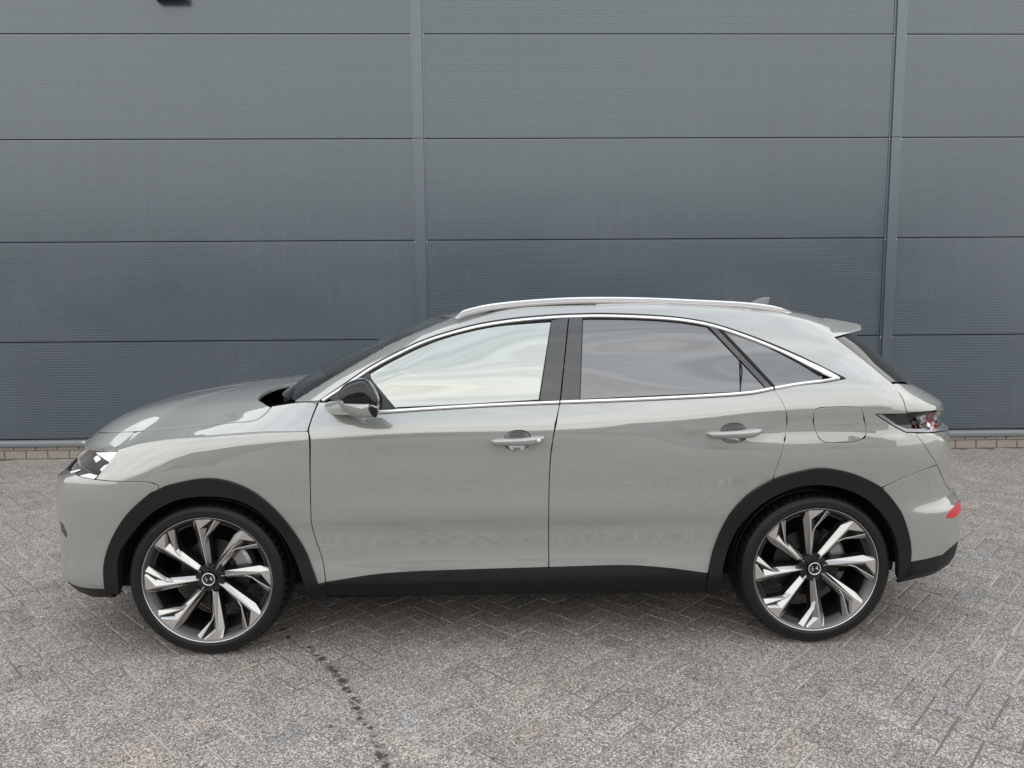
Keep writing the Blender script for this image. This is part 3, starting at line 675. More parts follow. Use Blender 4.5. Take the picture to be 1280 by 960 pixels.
# front wing: side below the crease + top band
zc_pts = np.linspace(LOW.inv(149, 561)[0], LOW.inv(384.6, 537.5)[0], 40)
cre = ('rawl', [(p, float(TOP.crease(p))) for p in zc_pts])
wing1 = panel('front_wing', LOW, outline(LOW, cre, [(384.6, 538), (386.6, 553), (387.5, 600), (389, 650), (394, 673), (403, 700), (407, 728)], [(407, 728), (397, 731)], archF, [(198, 607), (182.8, 602.7), (143.7, 601.7), (118.8, 599.4)], [(118.8, 599.4), (149, 561)]), PAINT, gap=.0025)
def crease_xy(p0, p1, n=40):
    pp = np.linspace(p0, p1, n); B = LOW.ev(pp, TOP.crease(pp)); return [(b[0], b[1]) for b in B]
p_lamp = LOW.inv(149, 561)[0]; p_door = LOW.inv(384.6, 537.5)[0]
hood_side = [(113, 537.5), (119, 540), (131, 541), (175, 539), (237.5, 533.4), (287.5, 528.8), (315.6, 526), (328, 520.3), (339, 509)]
hs0 = TOP.inv(113, 537.5); sA = TOP.inv(372, 503); sB = TOP.inv(339, 509)
for i, sgn in enumerate((0, 1)): pass
wt = panel('wing_top', TOP, outline(TOP, ('rawl', crease_xy(p_lamp, p_door)), [(384.6, 537.5), (390.6, 519), (397.5, 502.5)], [(397.5, 502.5), (372, 503), (339, 508)], rev(hood_side[3:]), ('rawl', [TOP.inv(167, 541), crease_xy(p_lamp, p_door)[0]])), PAINT, wing1[0], both=False, gap=.0034, res=.014)
mesh('wing_top', [(v.co.x, -v.co.y, v.co.z) for v in wt.data.vertices], [tuple(reversed(p.vertices)) for p in wt.data.polygons], PAINT, wing1[1])
hood = panel('hood', TOP, outline(TOP, hood_side, [(339, 509), (329, 503), (323.5, 498.5), (331, 490.6), (350, 483), (380, 477)], ('rawl', [(TOP.inv(380, 477)[0]+.03, -.12), (TOP.inv(380, 477)[0]+.035, 0.0)]), ('rawl', [(hs0[0]-.135, 0.0), (hs0[0]-.125, -.2), (hs0[0]-.09, -.4), (hs0[0]-.04, hs0[1]+.08), hs0])), PAINT, join=True, gap=.0045, res=.012)
hsp = np.array([TOP.inv(*p) for p in spline(hood_side, 5)]); X, N = on(TOP, hsp, -.0085); strip('hood_gap_shade', X, N, .024, .002, SEAL, [wing1[0], wing1[1]], base=-.004)  # black strip laid under the hood edge to paint the gap's shade
# nose above the lamps and grille
nose = panel('nose_panel', TOP, outline(TOP, ('rawl', crease_xy(-.999, p_lamp, 60)), ('rawl', [crease_xy(p_lamp, p_door)[0], TOP.inv(167, 541)]), rev(hood_side[:3]+[(167, 539.5)]), ('rawl', [hs0, (hs0[0]-.04, hs0[1]+.08), (hs0[0]-.09, -.4), (hs0[0]-.125, -.2), (hs0[0]-.135, 0.0)])), PAINT, join=True, gap=.002, res=.016)
# front bumper
pz = lambda *p: LOW.inv(*p)
pl = pz(118.8, 599.4); pb = pz(133, 737)
lipz = pchip([-1, -.7, -.5, -.3, -.1], [.30, .30, .29, .275, .27])
bumper = panel('bumper', LOW, outline(LOW, ('rawl', [(-1.0, .64), (-.86, .66), (-.80, .765)]), ('rawl', [(-.80, .765), pz(98.4, 594.7), pl]), [(118.8, 599.4), (143.7, 601.7), (182.8, 602.7), (198, 607)], archF2, ('raw', [pb, (-.5, .27), (-.7, .29), (-1.0, .30)])), PAINT, join=True, gap=.0025)
grille = panel('grille', LOW, outline(LOW, ('rawl', [(-1.0, .852), (-.86, .86), (-.80, .765), (-.86, .66), (-1.0, .64)])), BLACKGLOSS, join=True, off=-.015, depth=.0)
panel('bumper_lip', LOW, outline(LOW, ('raw', [pb, (-.5, .27), (-.7, .29), (-1.0, .30)]), ('rawl', [(-1.0, .20), (-.5, .215), (-.3, .235), (pb[0], .258)])), PLASTIC, bumper, join=True, off=.004, gap=0)
panel('air_slot', LOW, np.array([pz(*p) for p in [(75, 651), (79, 655), (84, 668), (83, 672), (77, 664)]]), BLACKGLOSS, bumper, off=.001, gap=0, depth=.003)
panel('parking_sensor', LOW, np.array([pz(*p) for p in hole_loop(128.5, 683, 2.6, 3.0, 12)]), PAINT, bumper, off=.001, gap=0, depth=.004)
# headlight: housing, chrome pieces, projector and lens
hl = outline(LOW, [(95.3, 560.3), (120, 561), (149, 561)], [(149, 561), (118.8, 599.4)], [(118.8, 599.4), (98.4, 594.7)], ('rawl', [pz(98.4, 594.7), (-.80, .765), (-.83, .80), (-.76, .866)]), ('rawl', [(-.76, .866), pz(97, 561)]))
lamps = panel('headlight', LOW, hl, DARK, off=-.05, gap=-.004, depth=0)
for lp, sg in zip(lamps, (1, -1)):
    def hpiece(name, pts, m, off, sm=True):
        o = panel(name, LAMP, np.array([LAMP.inv(*p) for p in pts]), m, lp, both=False, off=off, gap=0, depth=.01, res=.02)
        if sg < 0:
            for v in o.data.vertices: v.co.y *= -1
            o.data.flip_normals()
        return o
    hpiece('lens', [(95.5, 560.6), (120, 561.5), (148, 561.6), (135, 578), (122.5, 592), (110, 589), (99, 582), (95.5, 572)], LENS, -.001)
    hpiece('reflector', [(112, 562.5), (146, 562.8), (138, 573), (131, 576), (122, 570)], SILVER, -.03)
    hpiece('reflector', [(124, 580), (133, 577), (127, 586), (122, 590), (118, 586)], SILVER, -.028)
    hpiece('reflector', [(111, 570), (116, 566.5), (120, 572), (114, 576)], SILVER, -.024)
    hpiece('light_bar', [(99, 595), (117.5, 598.8), (121, 594.5), (112, 592), (104, 593.5)], SILVER, .0)
    hpiece('light_bar', [(86, 589.5), (97, 586.5), (99.5, 587.3), (88, 591)], SILVER, -.004)
    hpiece('lamp_surround', [(78, 585.5), (97, 594.4), (118.6, 599), (122.6, 593), (110, 589.6), (99, 582.6), (95, 573), (93.5, 570)], BLACKGLOSS, -.012)
    c0 = LOW.ev(*pz(107, 578)); 
# sill cladding and arch trims
def band(name, surf, outer, inner, off, parents=(car, car), m=PLASTIC):
    P = outline(surf, outer, rev(inner)); r = panel(name, surf, P, m, off=off, gap=0, depth=.05); return r
cl1 = panel('sill_cladding', UP, outline(UP, cladF, [(686, 709.4), (681.6, 720), (676, 731), (677, 741)], [(677, 741), (540, 742.5), (406, 743)], [(406, 743), (407, 728)]), PLASTIC, off=.006, gap=.001, depth=.05)
cl2 = panel('sill_cladding', UP, outline(UP, cladR, [(884, 717), (884, 739.5)], [(884, 739.5), (780, 740.5), (677, 741)], [(677, 741), (676, 731), (681.6, 720), (686, 709.4)]), PLASTIC, off=.006, gap=.001, depth=.05)
archFo = rev(archF2)+rev(archF)[1:]
archFi = [(150, 740), (150, 694), (169, 662.5), (190.6, 640.6), (219, 625), (250, 619.5), (287.5, 621.5), (319, 634), (347, 659), (365.6, 687.5), (378, 719), (384, 743)]
archFo2 = [(133, 737)]+archFo[1:-1]+[(397, 731), (406.5, 742.5)]
at1 = panel('arch_trim', LOW, outline(LOW, archFo, [(397, 731), (406.8, 728)], [(406.8, 728), (406, 743)], [(406, 743), (384, 743)], rev(archFi), [(150, 740), (133, 737)]), PLASTIC, off=.014, gap=0, depth=.04)
archRo = rev(archR[:-1])+archR2[1:]+archR3[1:]
archRi = [(900, 739), (902.6, 707.5), (914.5, 670), (935.8, 641), (965, 620), (994, 608), (1028.7, 605), (1060.6, 612), (1084.5, 625), (1103, 643.7), (1116.4, 667.6), (1121.7, 694), (1121, 722)]
at2 = panel('arch_trim', UP, outline(UP, archRo, [(1136, 703), (1129, 720)], [(1129, 720), (1121, 722)], rev(archRi), [(900, 739), (884, 739.5), (886, 713)]), PLASTIC, off=.014, gap=0, depth=.03)
# rear bumper and its dark valance
pe = UP.inv(1136, 703.5)
zt = .615
rb = panel('bumper', UP, outline(UP, [(1171.5, 581.7), (1136, 594.9), (1103.5, 609.4)], [(1103.5, 612), (1124, 638.4), (1133.6, 665), (1137, 686), (1136, 703)], ('rawl', [UP.inv(1136, 703), UP.inv(1158, 699), UP.inv(1177.5, 694), (3.75, .41), (3.83, .52), (4.0, .53), (4.2, .53)]), ('rawl', [(4.2, .632), (3.85, .634), (3.72, .648), UP.inv(1181.6, 605)]), [(1181.6, 605), (1171.5, 581.7)]), PAINT, join=True, gap=.0022)
panel('valance', UP, outline(UP, ('rawl', [UP.inv(1136, 703.5), UP.inv(1158, 699), UP.inv(1177.5, 694), (3.75, .41), (3.83, .52), (4.0, .53), (4.2, .53), (4.2, .25), (3.8, .25), UP.inv(1172, 715.5), UP.inv(1150, 721.5), UP.inv(1122, 727.5)])), PLASTIC, rb, join=True, off=.003, gap=.0)
rf = panel('reflector', UP, np.array([(3.452, .570), (3.470, .588), (3.50, .600), (3.54, .606), (3.62, .609), (3.70, .609), (3.70, .564), (3.60, .561), (3.52, .561)]), RED, rb, off=.003, gap=0)
# tailgate, lamp, rear window
tg = panel('tailgate', UP, outline(UP, [(1115.7, 479.9), (1128, 497), (1134, 516)], ('rawl', [UP.inv(1134, 516), UP.inv(1150, 515), UP.inv(1165, 513.5), (3.7, 1.045), (3.75, 1.043), (4.2, 1.043)]), ('rawl', [(4.2, 1.16), (3.75, 1.165), (3.62, 1.175), UP.inv(1120, 479), UP.inv(1115.7, 479.9)])), PAINT, join=True, gap=.002)
panel('lower_skin', UP, outline(UP, [(1144, 541.5), (1151, 550), (1171, 580), (1182, 605)], ('rawl', [UP.inv(1182, 605), (3.72, .656), (3.85, .655), (4.2, .655)]), ('rawl', [(4.2, .952), (3.75, .952), (3.68, .952), UP.inv(1165, 541), UP.inv(1144, 541.5)])), PAINT, tg, join=True, gap=.002)
tl = outline(UP, [(1094.6, 517.6), (1134, 517)], ('rawl', [UP.inv(1134, 517), UP.inv(1150, 515.5), UP.inv(1165, 514), (3.70, 1.043), (3.78, 1.043), (3.86, 1.043), (3.86, .953), (3.78, .953), (3.68, .953), UP.inv(1165, 541), UP.inv(1144, 541)]), [(1144, 541), (1133, 541)], [(1133, 541), (1117, 533), (1094.6, 517.6)])
tls = panel('tail_light', UP, tl, BLACKGLOSS, off=-.02, gap=.001, depth=.03)
for t_i, sg in zip(tls, (1, -1)):
    def tpiece(name, P, m, off, dp=.006):
        o = panel(name, UP, np.array(P), m, t_i, both=False, off=off, gap=0, depth=dp, res=.02)
        if sg < 0:
            for v in o.data.vertices: v.co.y *= -1
            o.data.flip_normals()
        return o
    i_ = UP.inv
    tpiece('rim_bar', [i_(1097, 518.6), i_(1103, 519), i_(1121, 531), i_(1134, 536), i_(1150, 536.5), (3.68, .975), (3.78, .973), (3.86, .973), (3.86, .957), (3.78, .957), (3.68, .957), i_(1160, 540), i_(1133, 539.5), i_(1118, 532)], mat('lamp_bar', (.35, .34, .38), .25, .7), -.001)
    # faceted scales
    k = 0
    a0 = i_(1146, 527)[0]
    for cidx in range(9):
        for ridx in range(4):
            p = a0+cidx*.034+(ridx % 2)*.017; z = .985+ridx*.0165
            if p > 3.85: continue
            c = tpiece('facet', [(p-.018, z), (p, z-.010), (p+.018, z), (p, z+.010)], (REDDK, BLACKGLOSS, SILVER, REDDK, BLACKGLOSS)[(k*7+ridx) % 5], -.012)
            n_ = len(c.data.vertices)
            if n_: 
                ang = rng.normal(0, .35, 2); ctr = sum((v.co for v in c.data.vertices), Vector())/n_
                Rm = Matrix.Rotation(ang[0], 4, 'Z') @ Matrix.Rotation(ang[1], 4, 'X')
                for v in c.data.vertices: v.co = ctr+Rm @ (v.co-ctr)
            k += 1
    tpiece('lens', [i_(1143, 519), i_(1165, 516), (3.70, 1.04), (3.78, 1.04), (3.85, 1.04), (3.85, .975), (3.78, .975), (3.68, .976), i_(1152, 537)], LENS, .0)
    tpiece('lens', [i_(1104, 519), i_(1133, 518.5), i_(1141, 535), i_(1134, 535), i_(1121, 530)], LENS, .0)
rw = panel('rear_window', UP, outline(UP, [(1045, 422.6), (1078, 449), (1112, 477.5)], ('rawl', [UP.inv(1113, 478), UP.inv(1122, 477), (3.7, 1.18), (4.2, 1.175)]), ('rawl', [(4.2, 1.405), (3.72, 1.40), UP.inv(1062, 418), UP.inv(1045, 422.6)])), REARGL, tg, join=True, gap=.002)
# spoiler: wedge that continues the roof
def spoiler():
    A, B, Cc = at(1030.4, 397.6, -.512), at(1075.5, 407, -.45), at(1044, 422.3, -.705); n = 33; V = []
    for f in np.linspace(-1, 1, n):
        k = 1-f*f; kb = 1-abs(f)**3
        rows_ = [(A[0]+.05*k, f*.514, A[2]+.016*k), ((A[0]*.5+B[0]*.5)+.06*k, f*.484, (A[2]+B[2])/2+.003+.014*k), (B[0]-.03+.10*kb, f*.458, B[2]+.009+.004*k), (B[0]+.10*kb, f*.45, B[2]+.002*k),
                 (B[0]+.004+.10*kb, f*.45, B[2]-.020), (B[0]-.10+.10*kb, f*.53, B[2]-.034), (Cc[0]+.11*kb, f*.70, Cc[2]+.004), (Cc[0]-.03+.05*kb, f*.66, Cc[2]+.012)]
        V += rows_
    m = 8; Fc = [(i*m+j, i*m+(j+1) % m, (i+1)*m+(j+1) % m, (i+1)*m+j) for i in range(n-1) for j in range(m)]+[tuple(range(m))[::-1], tuple(range((n-1)*m, n*m))]
    o = mesh('spoiler', V, [t[::-1] for t in Fc], PAINT, tg)
    o.data.set_sharp_from_angle(angle=math.radians(35)); return o
spoiler()
# roof between the rails, windscreen
xs = np.concatenate([[1.02], np.linspace(1.06, 2.95, 40)]); fs = np.linspace(-1, 1, 25); V = []
rc = pchip([.94, 1.03, 1.3, 1.6, 1.9, 2.4, 2.8, 3.1], [1.492, 1.508, 1.562, 1.582, 1.59, 1.573, 1.535, 1.487])
hy = np.abs(fs)*float(-UP.ev(*p_a)[1]); pp_ = np.linspace(-.999, p_a[0], 80); hc = UP.ev(pp_, np.full(80, 1.502))
ts_ = np.concatenate([[0, .006], np.linspace(.02, 1, 42)])
for t in ts_:
    for f, y_ in zip(fs, hy):
        x0 = float(np.interp(y_, -hc[:, 1], hc[:, 0])); x = x0+(2.95-x0)*t
        ze = min(roof_z(x), float(rc(x))-.004); ye = float(-UP.ev(UP.x2p(x, roof_z(x)), roof_z(x))[1])+.003
        yy = f*(ye*sstep(t/.12)+(1-sstep(t/.12))*hy[-1]) if t < .12 else f*ye
        V.append((x, yy, ze+(float(rc(x))-ze)*(1-f*f)))
xs = ts_
n = len(fs); roof = mesh('roof', V, [(i*n+j, (i+1)*n+j, (i+1)*n+j+1, i*n+j+1) for i in range(len(xs)-1) for j in range(n-1)], PAINT, car)
ws = panel('windscreen', UP, outline(UP, [(374, 500), (392, 487.5), (425, 467.5), (451, 452.5), (482, 434.5), (517, 418.5), (550, 404.5), (566, 397.5)], ('rawl', [UP.inv(566, 397.5), (-.75, 1.5), (-.999, 1.505)]), ('rawl', [(-.999, 1.13), (-.7, 1.13), (-.5, 1.125), UP.inv(374, 500)])), SCREEN, join=True, gap=.001)
# dark inner shell, cowl, floor and wheel wells
def shell(surf, p0, p1, z0, z1, off, n1, n2, name):
    pp, qq = np.linspace(p0, p1, n1), np.linspace(z0, z1, n2); A, B = np.meshgrid(pp, qq, indexing='ij'); X = surf.ev(A.ravel(), B.ravel()); N = surf.nrm(A.ravel(), B.ravel()); X = X-N*off; X[:, 1] = np.minimum(X[:, 1], -.001)
    Fc = []
    for i in range(n1-1):
        for j in range(n2-1):
            q = [i*n2+j, (i+1)*n2+j, (i+1)*n2+j+1, i*n2+j+1]; c = X[q].mean(0)
            if any((c[0]-hx)**2+(c[2]-AXLE)**2 < .45**2 for hx in (0, WB)): continue
            Fc.append(tuple(q))
    V = np.vstack([X, X*np.array([1, -1, 1])]); return mesh(name, V, Fc+[tuple(k+len(X) for k in reversed(f)) for f in Fc], DARK, car, smooth=True)
shell(LOW, -.995, .6, .22, .93, .045, 70, 50, 'inner_shell')
shell(UP, 0.45, 4.19, .22, 1.07, .045, 160, 60, 'inner_shell')
mesh('cowl', [(.12, -.60, 1.06), (.42, -.70, 1.085), (.42, .70, 1.085), (.12, .60, 1.06), (.10, -.60, .9), (.10, .60, .9)], [(0, 1, 2, 3), (4, 0, 3, 5)], PLASTIC, car, smooth=False)
rbox('floor_pan', .46, 2.26, -.68, .68, .165, .275, DARK, car, .02); rbox('undertray', -.62, .46, -.55, .55, .19, .28, DARK, car, .02); rbox('undertray', 2.26, 3.3, -.55, .55, .20, .30, DARK, car, .02)
def well(hx, name='wheel_liner'):
    for sg in (-1, 1):
        V, Fc = [], []; prof = [(.415, .905), (.415, .60), (.30, .595), (.0, .595)]
        for k in range(41):
            a = math.pi*(k/40)*1.04-.063
            for r, y in prof: V.append((hx+r*math.cos(a), sg*y, AXLE+.02+r*math.sin(a)))
        m = len(prof); Fc = [(k*m+j, k*m+j+1, (k+1)*m+j+1, (k+1)*m+j) for k in range(40) for j in range(m-1)]
        mesh(name, V, Fc, DARK, car)
well(0); well(WB)
# ---- side glass, pillar covers, mouldings
def glasspair(name, edges, m, parents, gap=.0, off=-.004):
    P = outline(UP, *edges); a = panel(name, UP, P, m, parents[0], both=False, gap=gap, off=off, depth=0)
    V = [(v.co.x, -v.co.y, v.co.z) for v in a.data.vertices]
    b = mesh(name, V, [tuple(reversed(p.vertices)) for p in a.data.polygons], m, parents[1]); return a, b
topF = [(461.5, 466), (484, 453), (512.5, 438.7), (546, 424.7), (580, 415), (619, 407), (653, 403.6), (689, 401)]
glasspair('window_glass', [topF, [(689, 401), (674, 499.5)], [(674, 499.5), (630.6, 502.5), (569, 507), (473, 513)], [(473, 513), (461.5, 466)]], GLASS, door1)
glasspair('window_glass', [[(728.5, 398.5), (770, 398.7), (812, 400), (850, 403), (884, 408.7)], [(884, 408.7), (924, 450.6)], [(924, 450.6), (925, 489)], [(925, 489), (840, 493), (725, 498.5)], [(725, 498.5), (728.5, 398.5)]], PRIVACY, door2)
glasspair('window_glass', [[(926, 452), (957, 486)], [(957, 486), (926.5, 489)], [(926.5, 489), (926, 452)]], PRIVACY, door2)
glasspair('quarter_glass', [[(903, 412), (939, 425), (967, 437), (1000, 454), (1024, 467.5), (1028.5, 471)], [(1028.5, 471), (1024, 474), (998, 479), (971, 484)], [(971, 484), (935, 446), (903, 412)]], PRIVACY, wing2)
glasspair('pillar_cover', [[(689.5, 400.5), (710.4, 397)], [(710.4, 397), (699.8, 500.5)], [(699.8, 500.5), (674.5, 501)], [(674.5, 501), (689.5, 400.5)]], PILLAR, door1, gap=.001, off=.001)
glasspair('pillar_cover', [[(711.6, 397), (728, 397)], [(728, 397), (724.5, 500)], [(724.5, 500), (701, 500.5)], [(701, 500.5), (711.6, 397)]], PILLAR, door2, gap=.001, off=.001)
glasspair('pillar_cover', [[(885, 407.5), (894, 408.5)], [(894, 408.5), (966, 485)], [(966, 485), (958, 486)], [(958, 486), (925, 450.2), (885, 407.5)]], PILLAR, door2, gap=.0005, off=.002)
glasspair('pillar_cover', [[(896, 409.5), (903, 412.5)], [(903, 412.5), (935, 446), (970.5, 484)], [(970.5, 484), (967.5, 485)], [(967.5, 485), (896, 409.5)]], PLASTIC, wing2, gap=.0005, off=.002)
glasspair('sail_panel', [[(461, 466), (456, 470), (440, 480), (412, 499)], [(412, 499), (473, 514)], [(473, 514), (495, 510.5)], [(495, 510.5), (476, 488), (463, 472)], [(463, 472), (461, 466)]], BLACKGLOSS, door1, gap=0, off=.001)
def path_on(pts, off=0.0, n=8):
    P = np.array([UP.inv(*p) for p in spline(pts, n)]); return on(UP, P, off)
def along(pts, dx, dy): return [(x+dx, y+dy) for x, y in pts]
# black rubber line and bright moulding round the side windows
X, N = path_on(trimTop, .0005); strip('window_seal', X, N, .017, .003, SEAL, wing2, base=-.01)
mid = [(403, 501), (433, 481.5), (464, 460.7), (495, 444), (528, 428.6), (558.5, 418.4), (597.5, 408.4), (639.5, 401.6), (681, 397.7), (711, 396), (756, 395.2), (812.5, 397.2), (855, 400.8), (893, 408.2), (938, 423.2), (979, 440), (1015, 457), (1047, 472.6)]
X, N = path_on(mid, .0015); k = np.linspace(0, 1, len(X)); wd = .0155+.013*sstep((k-.86)/.10)*(1-sstep((k-.965)/.05)*.9)
strip('window_moulding', X, N, wd*1.12, .0065, CHROME, wing2, base=-.006)
botm = [(474, 515.2), (540.6, 510.5), (625, 505.8), (699, 502.8)]
X, N = path_on(botm, .0015); strip('window_moulding', X, N, .0165, .0065, CHROME, door1, base=-.006)
botm = [(700.5, 502.7), (812, 498.4), (925, 492), (966, 485.6)]
X, N = path_on(botm, .0015); strip('window_moulding', X, N, .0165, .0065, CHROME, door2, base=-.006)
botm = [(968, 485.3), (998, 480), (1030, 476), (1049, 472.8)]
X, N = path_on(botm, .0015); strip('window_moulding', X, N, np.linspace(.0165, .014, len(X)), .0065, CHROME, wing2, base=-.006)
for pts, par in (([(461.5, 467), (473, 512)], door1), (topF, door1), ([(689.3, 401), (674, 499.5)], door1), ([(495, 509.5), (569, 506), (674, 500)], door1), ([(728.3, 398), (724.8, 499)], door2), ([(728, 398), (770, 398.2), (812, 399.5), (850, 402.5), (884, 408)], door2), ([(884, 408), (924.5, 450.5), (925.5, 489)], door2), ([(903, 412), (939, 424.5), (967, 436.5), (1000, 453.5), (1026, 469.5)], wing2)):
    X, N = path_on(pts, -.001); strip('window_seal', X, N, .006, .003, SEAL, par, base=-.006)

# ---- door handles with scooped cups and key barrel
def handle(doors, c, pts_top, pts_bot, key, cup):
    cen = np.array(c)
    # cup: bowl sunk in the skin
    X, N = on(UP, cup); ctr = X.mean(0); nn = N.mean(0); nn /= np.linalg.norm(nn); V = list(X+0*N-N*.001); rings = 5; m = len(X)
    for r in range(1, rings+1):
        t = r/rings; V += list(ctr+(X-ctr)*(1-t*.92)-nn*(.026*math.sin(min(1, t*1.25)*math.pi/2)+.001))
    Fc = [(r*m+i, r*m+(i+1) % m, (r+1)*m+(i+1) % m, (r+1)*m+i) for r in range(rings) for i in range(m)]+[tuple(rings*m+i for i in range(m))]
    f = Fc[0]; 
    if np.cross(np.array(V[f[1]])-V[f[0]], np.array(V[f[2]])-V[f[0]])@(nn-(X[0]-ctr)) < 0: Fc = [t[::-1] for t in Fc]
    V = np.array(V)
    mesh('handle_cup', V, Fc, PAINT, doors[0]); mesh('handle_cup', V*np.array([1, -1, 1]), [t[::-1] for t in Fc], PAINT, doors[1])
    # bar: lofted between the traced upper and lower edges
    T = spline(pts_top, 5); B = spline(pts_bot, 5); n = min(len(T), len(B)); V = []; m = 8
    for i in range(n):
        a, na = on(UP, [UP.inv(*T[i])]); b, nb_ = on(UP, [UP.inv(*B[i])]); a, b, nv = a[0], b[0], na[0]
        s = math.sin(math.pi*min(max(i/(n-1), .0), 1)); hgt = .018+.022*s**.55
        prof = [(0, .003), (.02, .7), (.10, .93), (.35, 1.0), (.75, .97), (.93, .75), (1.0, .35), (.97, .0)]
        for u_, h_ in prof: V.append(a+(b-a)*u_+nv*(hgt*h_+.0))
    V = np.array(V); Fc = [(i*m+j, i*m+(j+1) % m, (i+1)*m+(j+1) % m, (i+1)*m+j) for i in range(n-1) for j in range(m)]+[tuple(range(m)), tuple(range((n-1)*m, n*m))[::-1]]
    f = Fc[3]
    if np.cross(V[f[1]]-V[f[0]], V[f[2]]-V[f[0]])[1] > 0: Fc = [t[::-1] for t in Fc]
    for sgn, d in ((1, doors[0]), (-1, doors[1])):
        o = mesh('door_handle', V*np.array([1, sgn, 1]), Fc if sgn > 0 else [t[::-1] for t in Fc], PAINT, d); o.data.set_sharp_from_angle(angle=math.radians(60))
    if key:
        a, nv = on(UP, [UP.inv(*key)]); a, nv = a[0], nv[0]; V = []; Fc = []
        t1 = np.cross(nv, [0, 0, 1]); t1 /= np.linalg.norm(t1); t2 = np.cross(nv, t1)
        for r_, h_ in ((.0085, .030), (.0085, .0415), (.006, .0425)):
            for k_ in range(16): V.append(a+nv*h_+r_*(t1*math.cos(k_*math.pi/8)+t2*math.sin(k_*math.pi/8)))
        Fc = [(r_*16+k_, r_*16+(k_+1) % 16, (r_+1)*16+(k_+1) % 16, (r_+1)*16+k_) for r_ in range(2) for k_ in range(16)]+[tuple(range(32, 48))]
        mesh('key_barrel', V, Fc, CHROME, doors[0])
handle(door1, (647, 549), [(613.5, 550), (622, 548), (648, 546.7), (668, 545), (680, 545)], [(615, 553), (622, 556), (648, 556.5), (668, 556), (679, 551)], (672.8, 549.3), cupF)
handle(door2, (917, 540), [(883, 541.5), (892, 539.5), (917, 537.8), (938, 536), (951, 536)], [(884.5, 544), (892, 547), (917, 547.5), (938, 547), (950.5, 542)], None, cupR)

# ---- wing mirrors
def mirror(sg, doorp):
    root = empty('wing_mirror', doorp); yb = -1.0
    ys = [-.955, -.965, -.99, -1.03, -1.07, -1.10, -1.118, -1.124]; sc = [.72, .90, .98, 1.0, .985, .93, .80, .45]
    top = [(421.5, 496), (424, 488), (432, 480), (444, 475), (453, 473.5), (460, 475.5), (466, 482), (470.5, 490)]
    bot = [(470.5, 501), (470, 516), (466, 521), (450, 521), (436, 516), (425, 506), (421.5, 500)]
    def loft(prof, name, m, close=True):
        P = np.array([at(*p, -1.04)[[0, 2]] for p in spline(prof, 4)]); c = np.array([at(448, 500, -1.04)[0], at(448, 500, -1.04)[2]]); V = []; k = len(P)
        for y, s in zip(ys, sc):
            for p in P:
                q = c+(p-c)*np.array([.35+.65*s, s]); V.append((q[0]-.12*(y+1.04), sg*y, q[1]))
        V = [(v[0], v[1], v[2]) for v in V]
        Fc = [(i*k+j, i*k+j+1, (i+1)*k+j+1, (i+1)*k+j) for i in range(len(ys)-1) for j in range(k-1)]+[tuple((len(ys)-1)*k+j for j in range(k))]
        if sg < 0: Fc = [t[::-1] for t in Fc]
        o = mesh(name, V, Fc, m, root)
        return o
    loft(top+[(471.5, 504), (423, 503)], 'mirror_cap', BLACKGLOSS)
    loft([(423, 503), (471.5, 504)]+bot[1:], 'mirror_bowl', PAINT)
    loft([(470.3, 489), (473.5, 497), (474, 515), (470, 521.3), (469, 515), (470, 500), (470.3, 489)], 'mirror_frame', BLACKGLOSS)
    # arm to the door
    V = []; a0, a1 = at(404, 503, -.86), at(440, 521.5, -.86); P0_ = np.array([at(402, 505, -.87)[[0, 2]], at(416, 500, -.87)[[0, 2]], at(438, 503, -.87)[[0, 2]], at(445, 515, -.87)[[0, 2]], at(432, 521, -.87)[[0, 2]], at(404, 520, -.87)[[0, 2]]])
    P1_ = np.array([at(428, 504, -1.0)[[0, 2]], at(440, 500, -1.0)[[0, 2]], at(455, 502, -1.0)[[0, 2]], at(459, 512, -1.0)[[0, 2]], at(450, 520, -1.0)[[0, 2]], at(436, 517, -1.0)[[0, 2]]])
    for t in np.linspace(0, 1, 7):
        for p, q in zip(P0_, P1_): w_ = p+(q-p)*t**1.2; V.append((w_[0], sg*(-.85-.15*t), w_[1]))
    Fc = [(i*6+j, i*6+(j+1) % 6, (i+1)*6+(j+1) % 6, (i+1)*6+j) for i in range(6) for j in range(6)]
    o = mesh('mirror_arm', V, Fc, PAINT, root); md = o.modifiers.new('s', 'SUBSURF'); md.levels = 2; md.render_levels = 2
mirror(1, door1[0])
mirror(-1, door1[1])

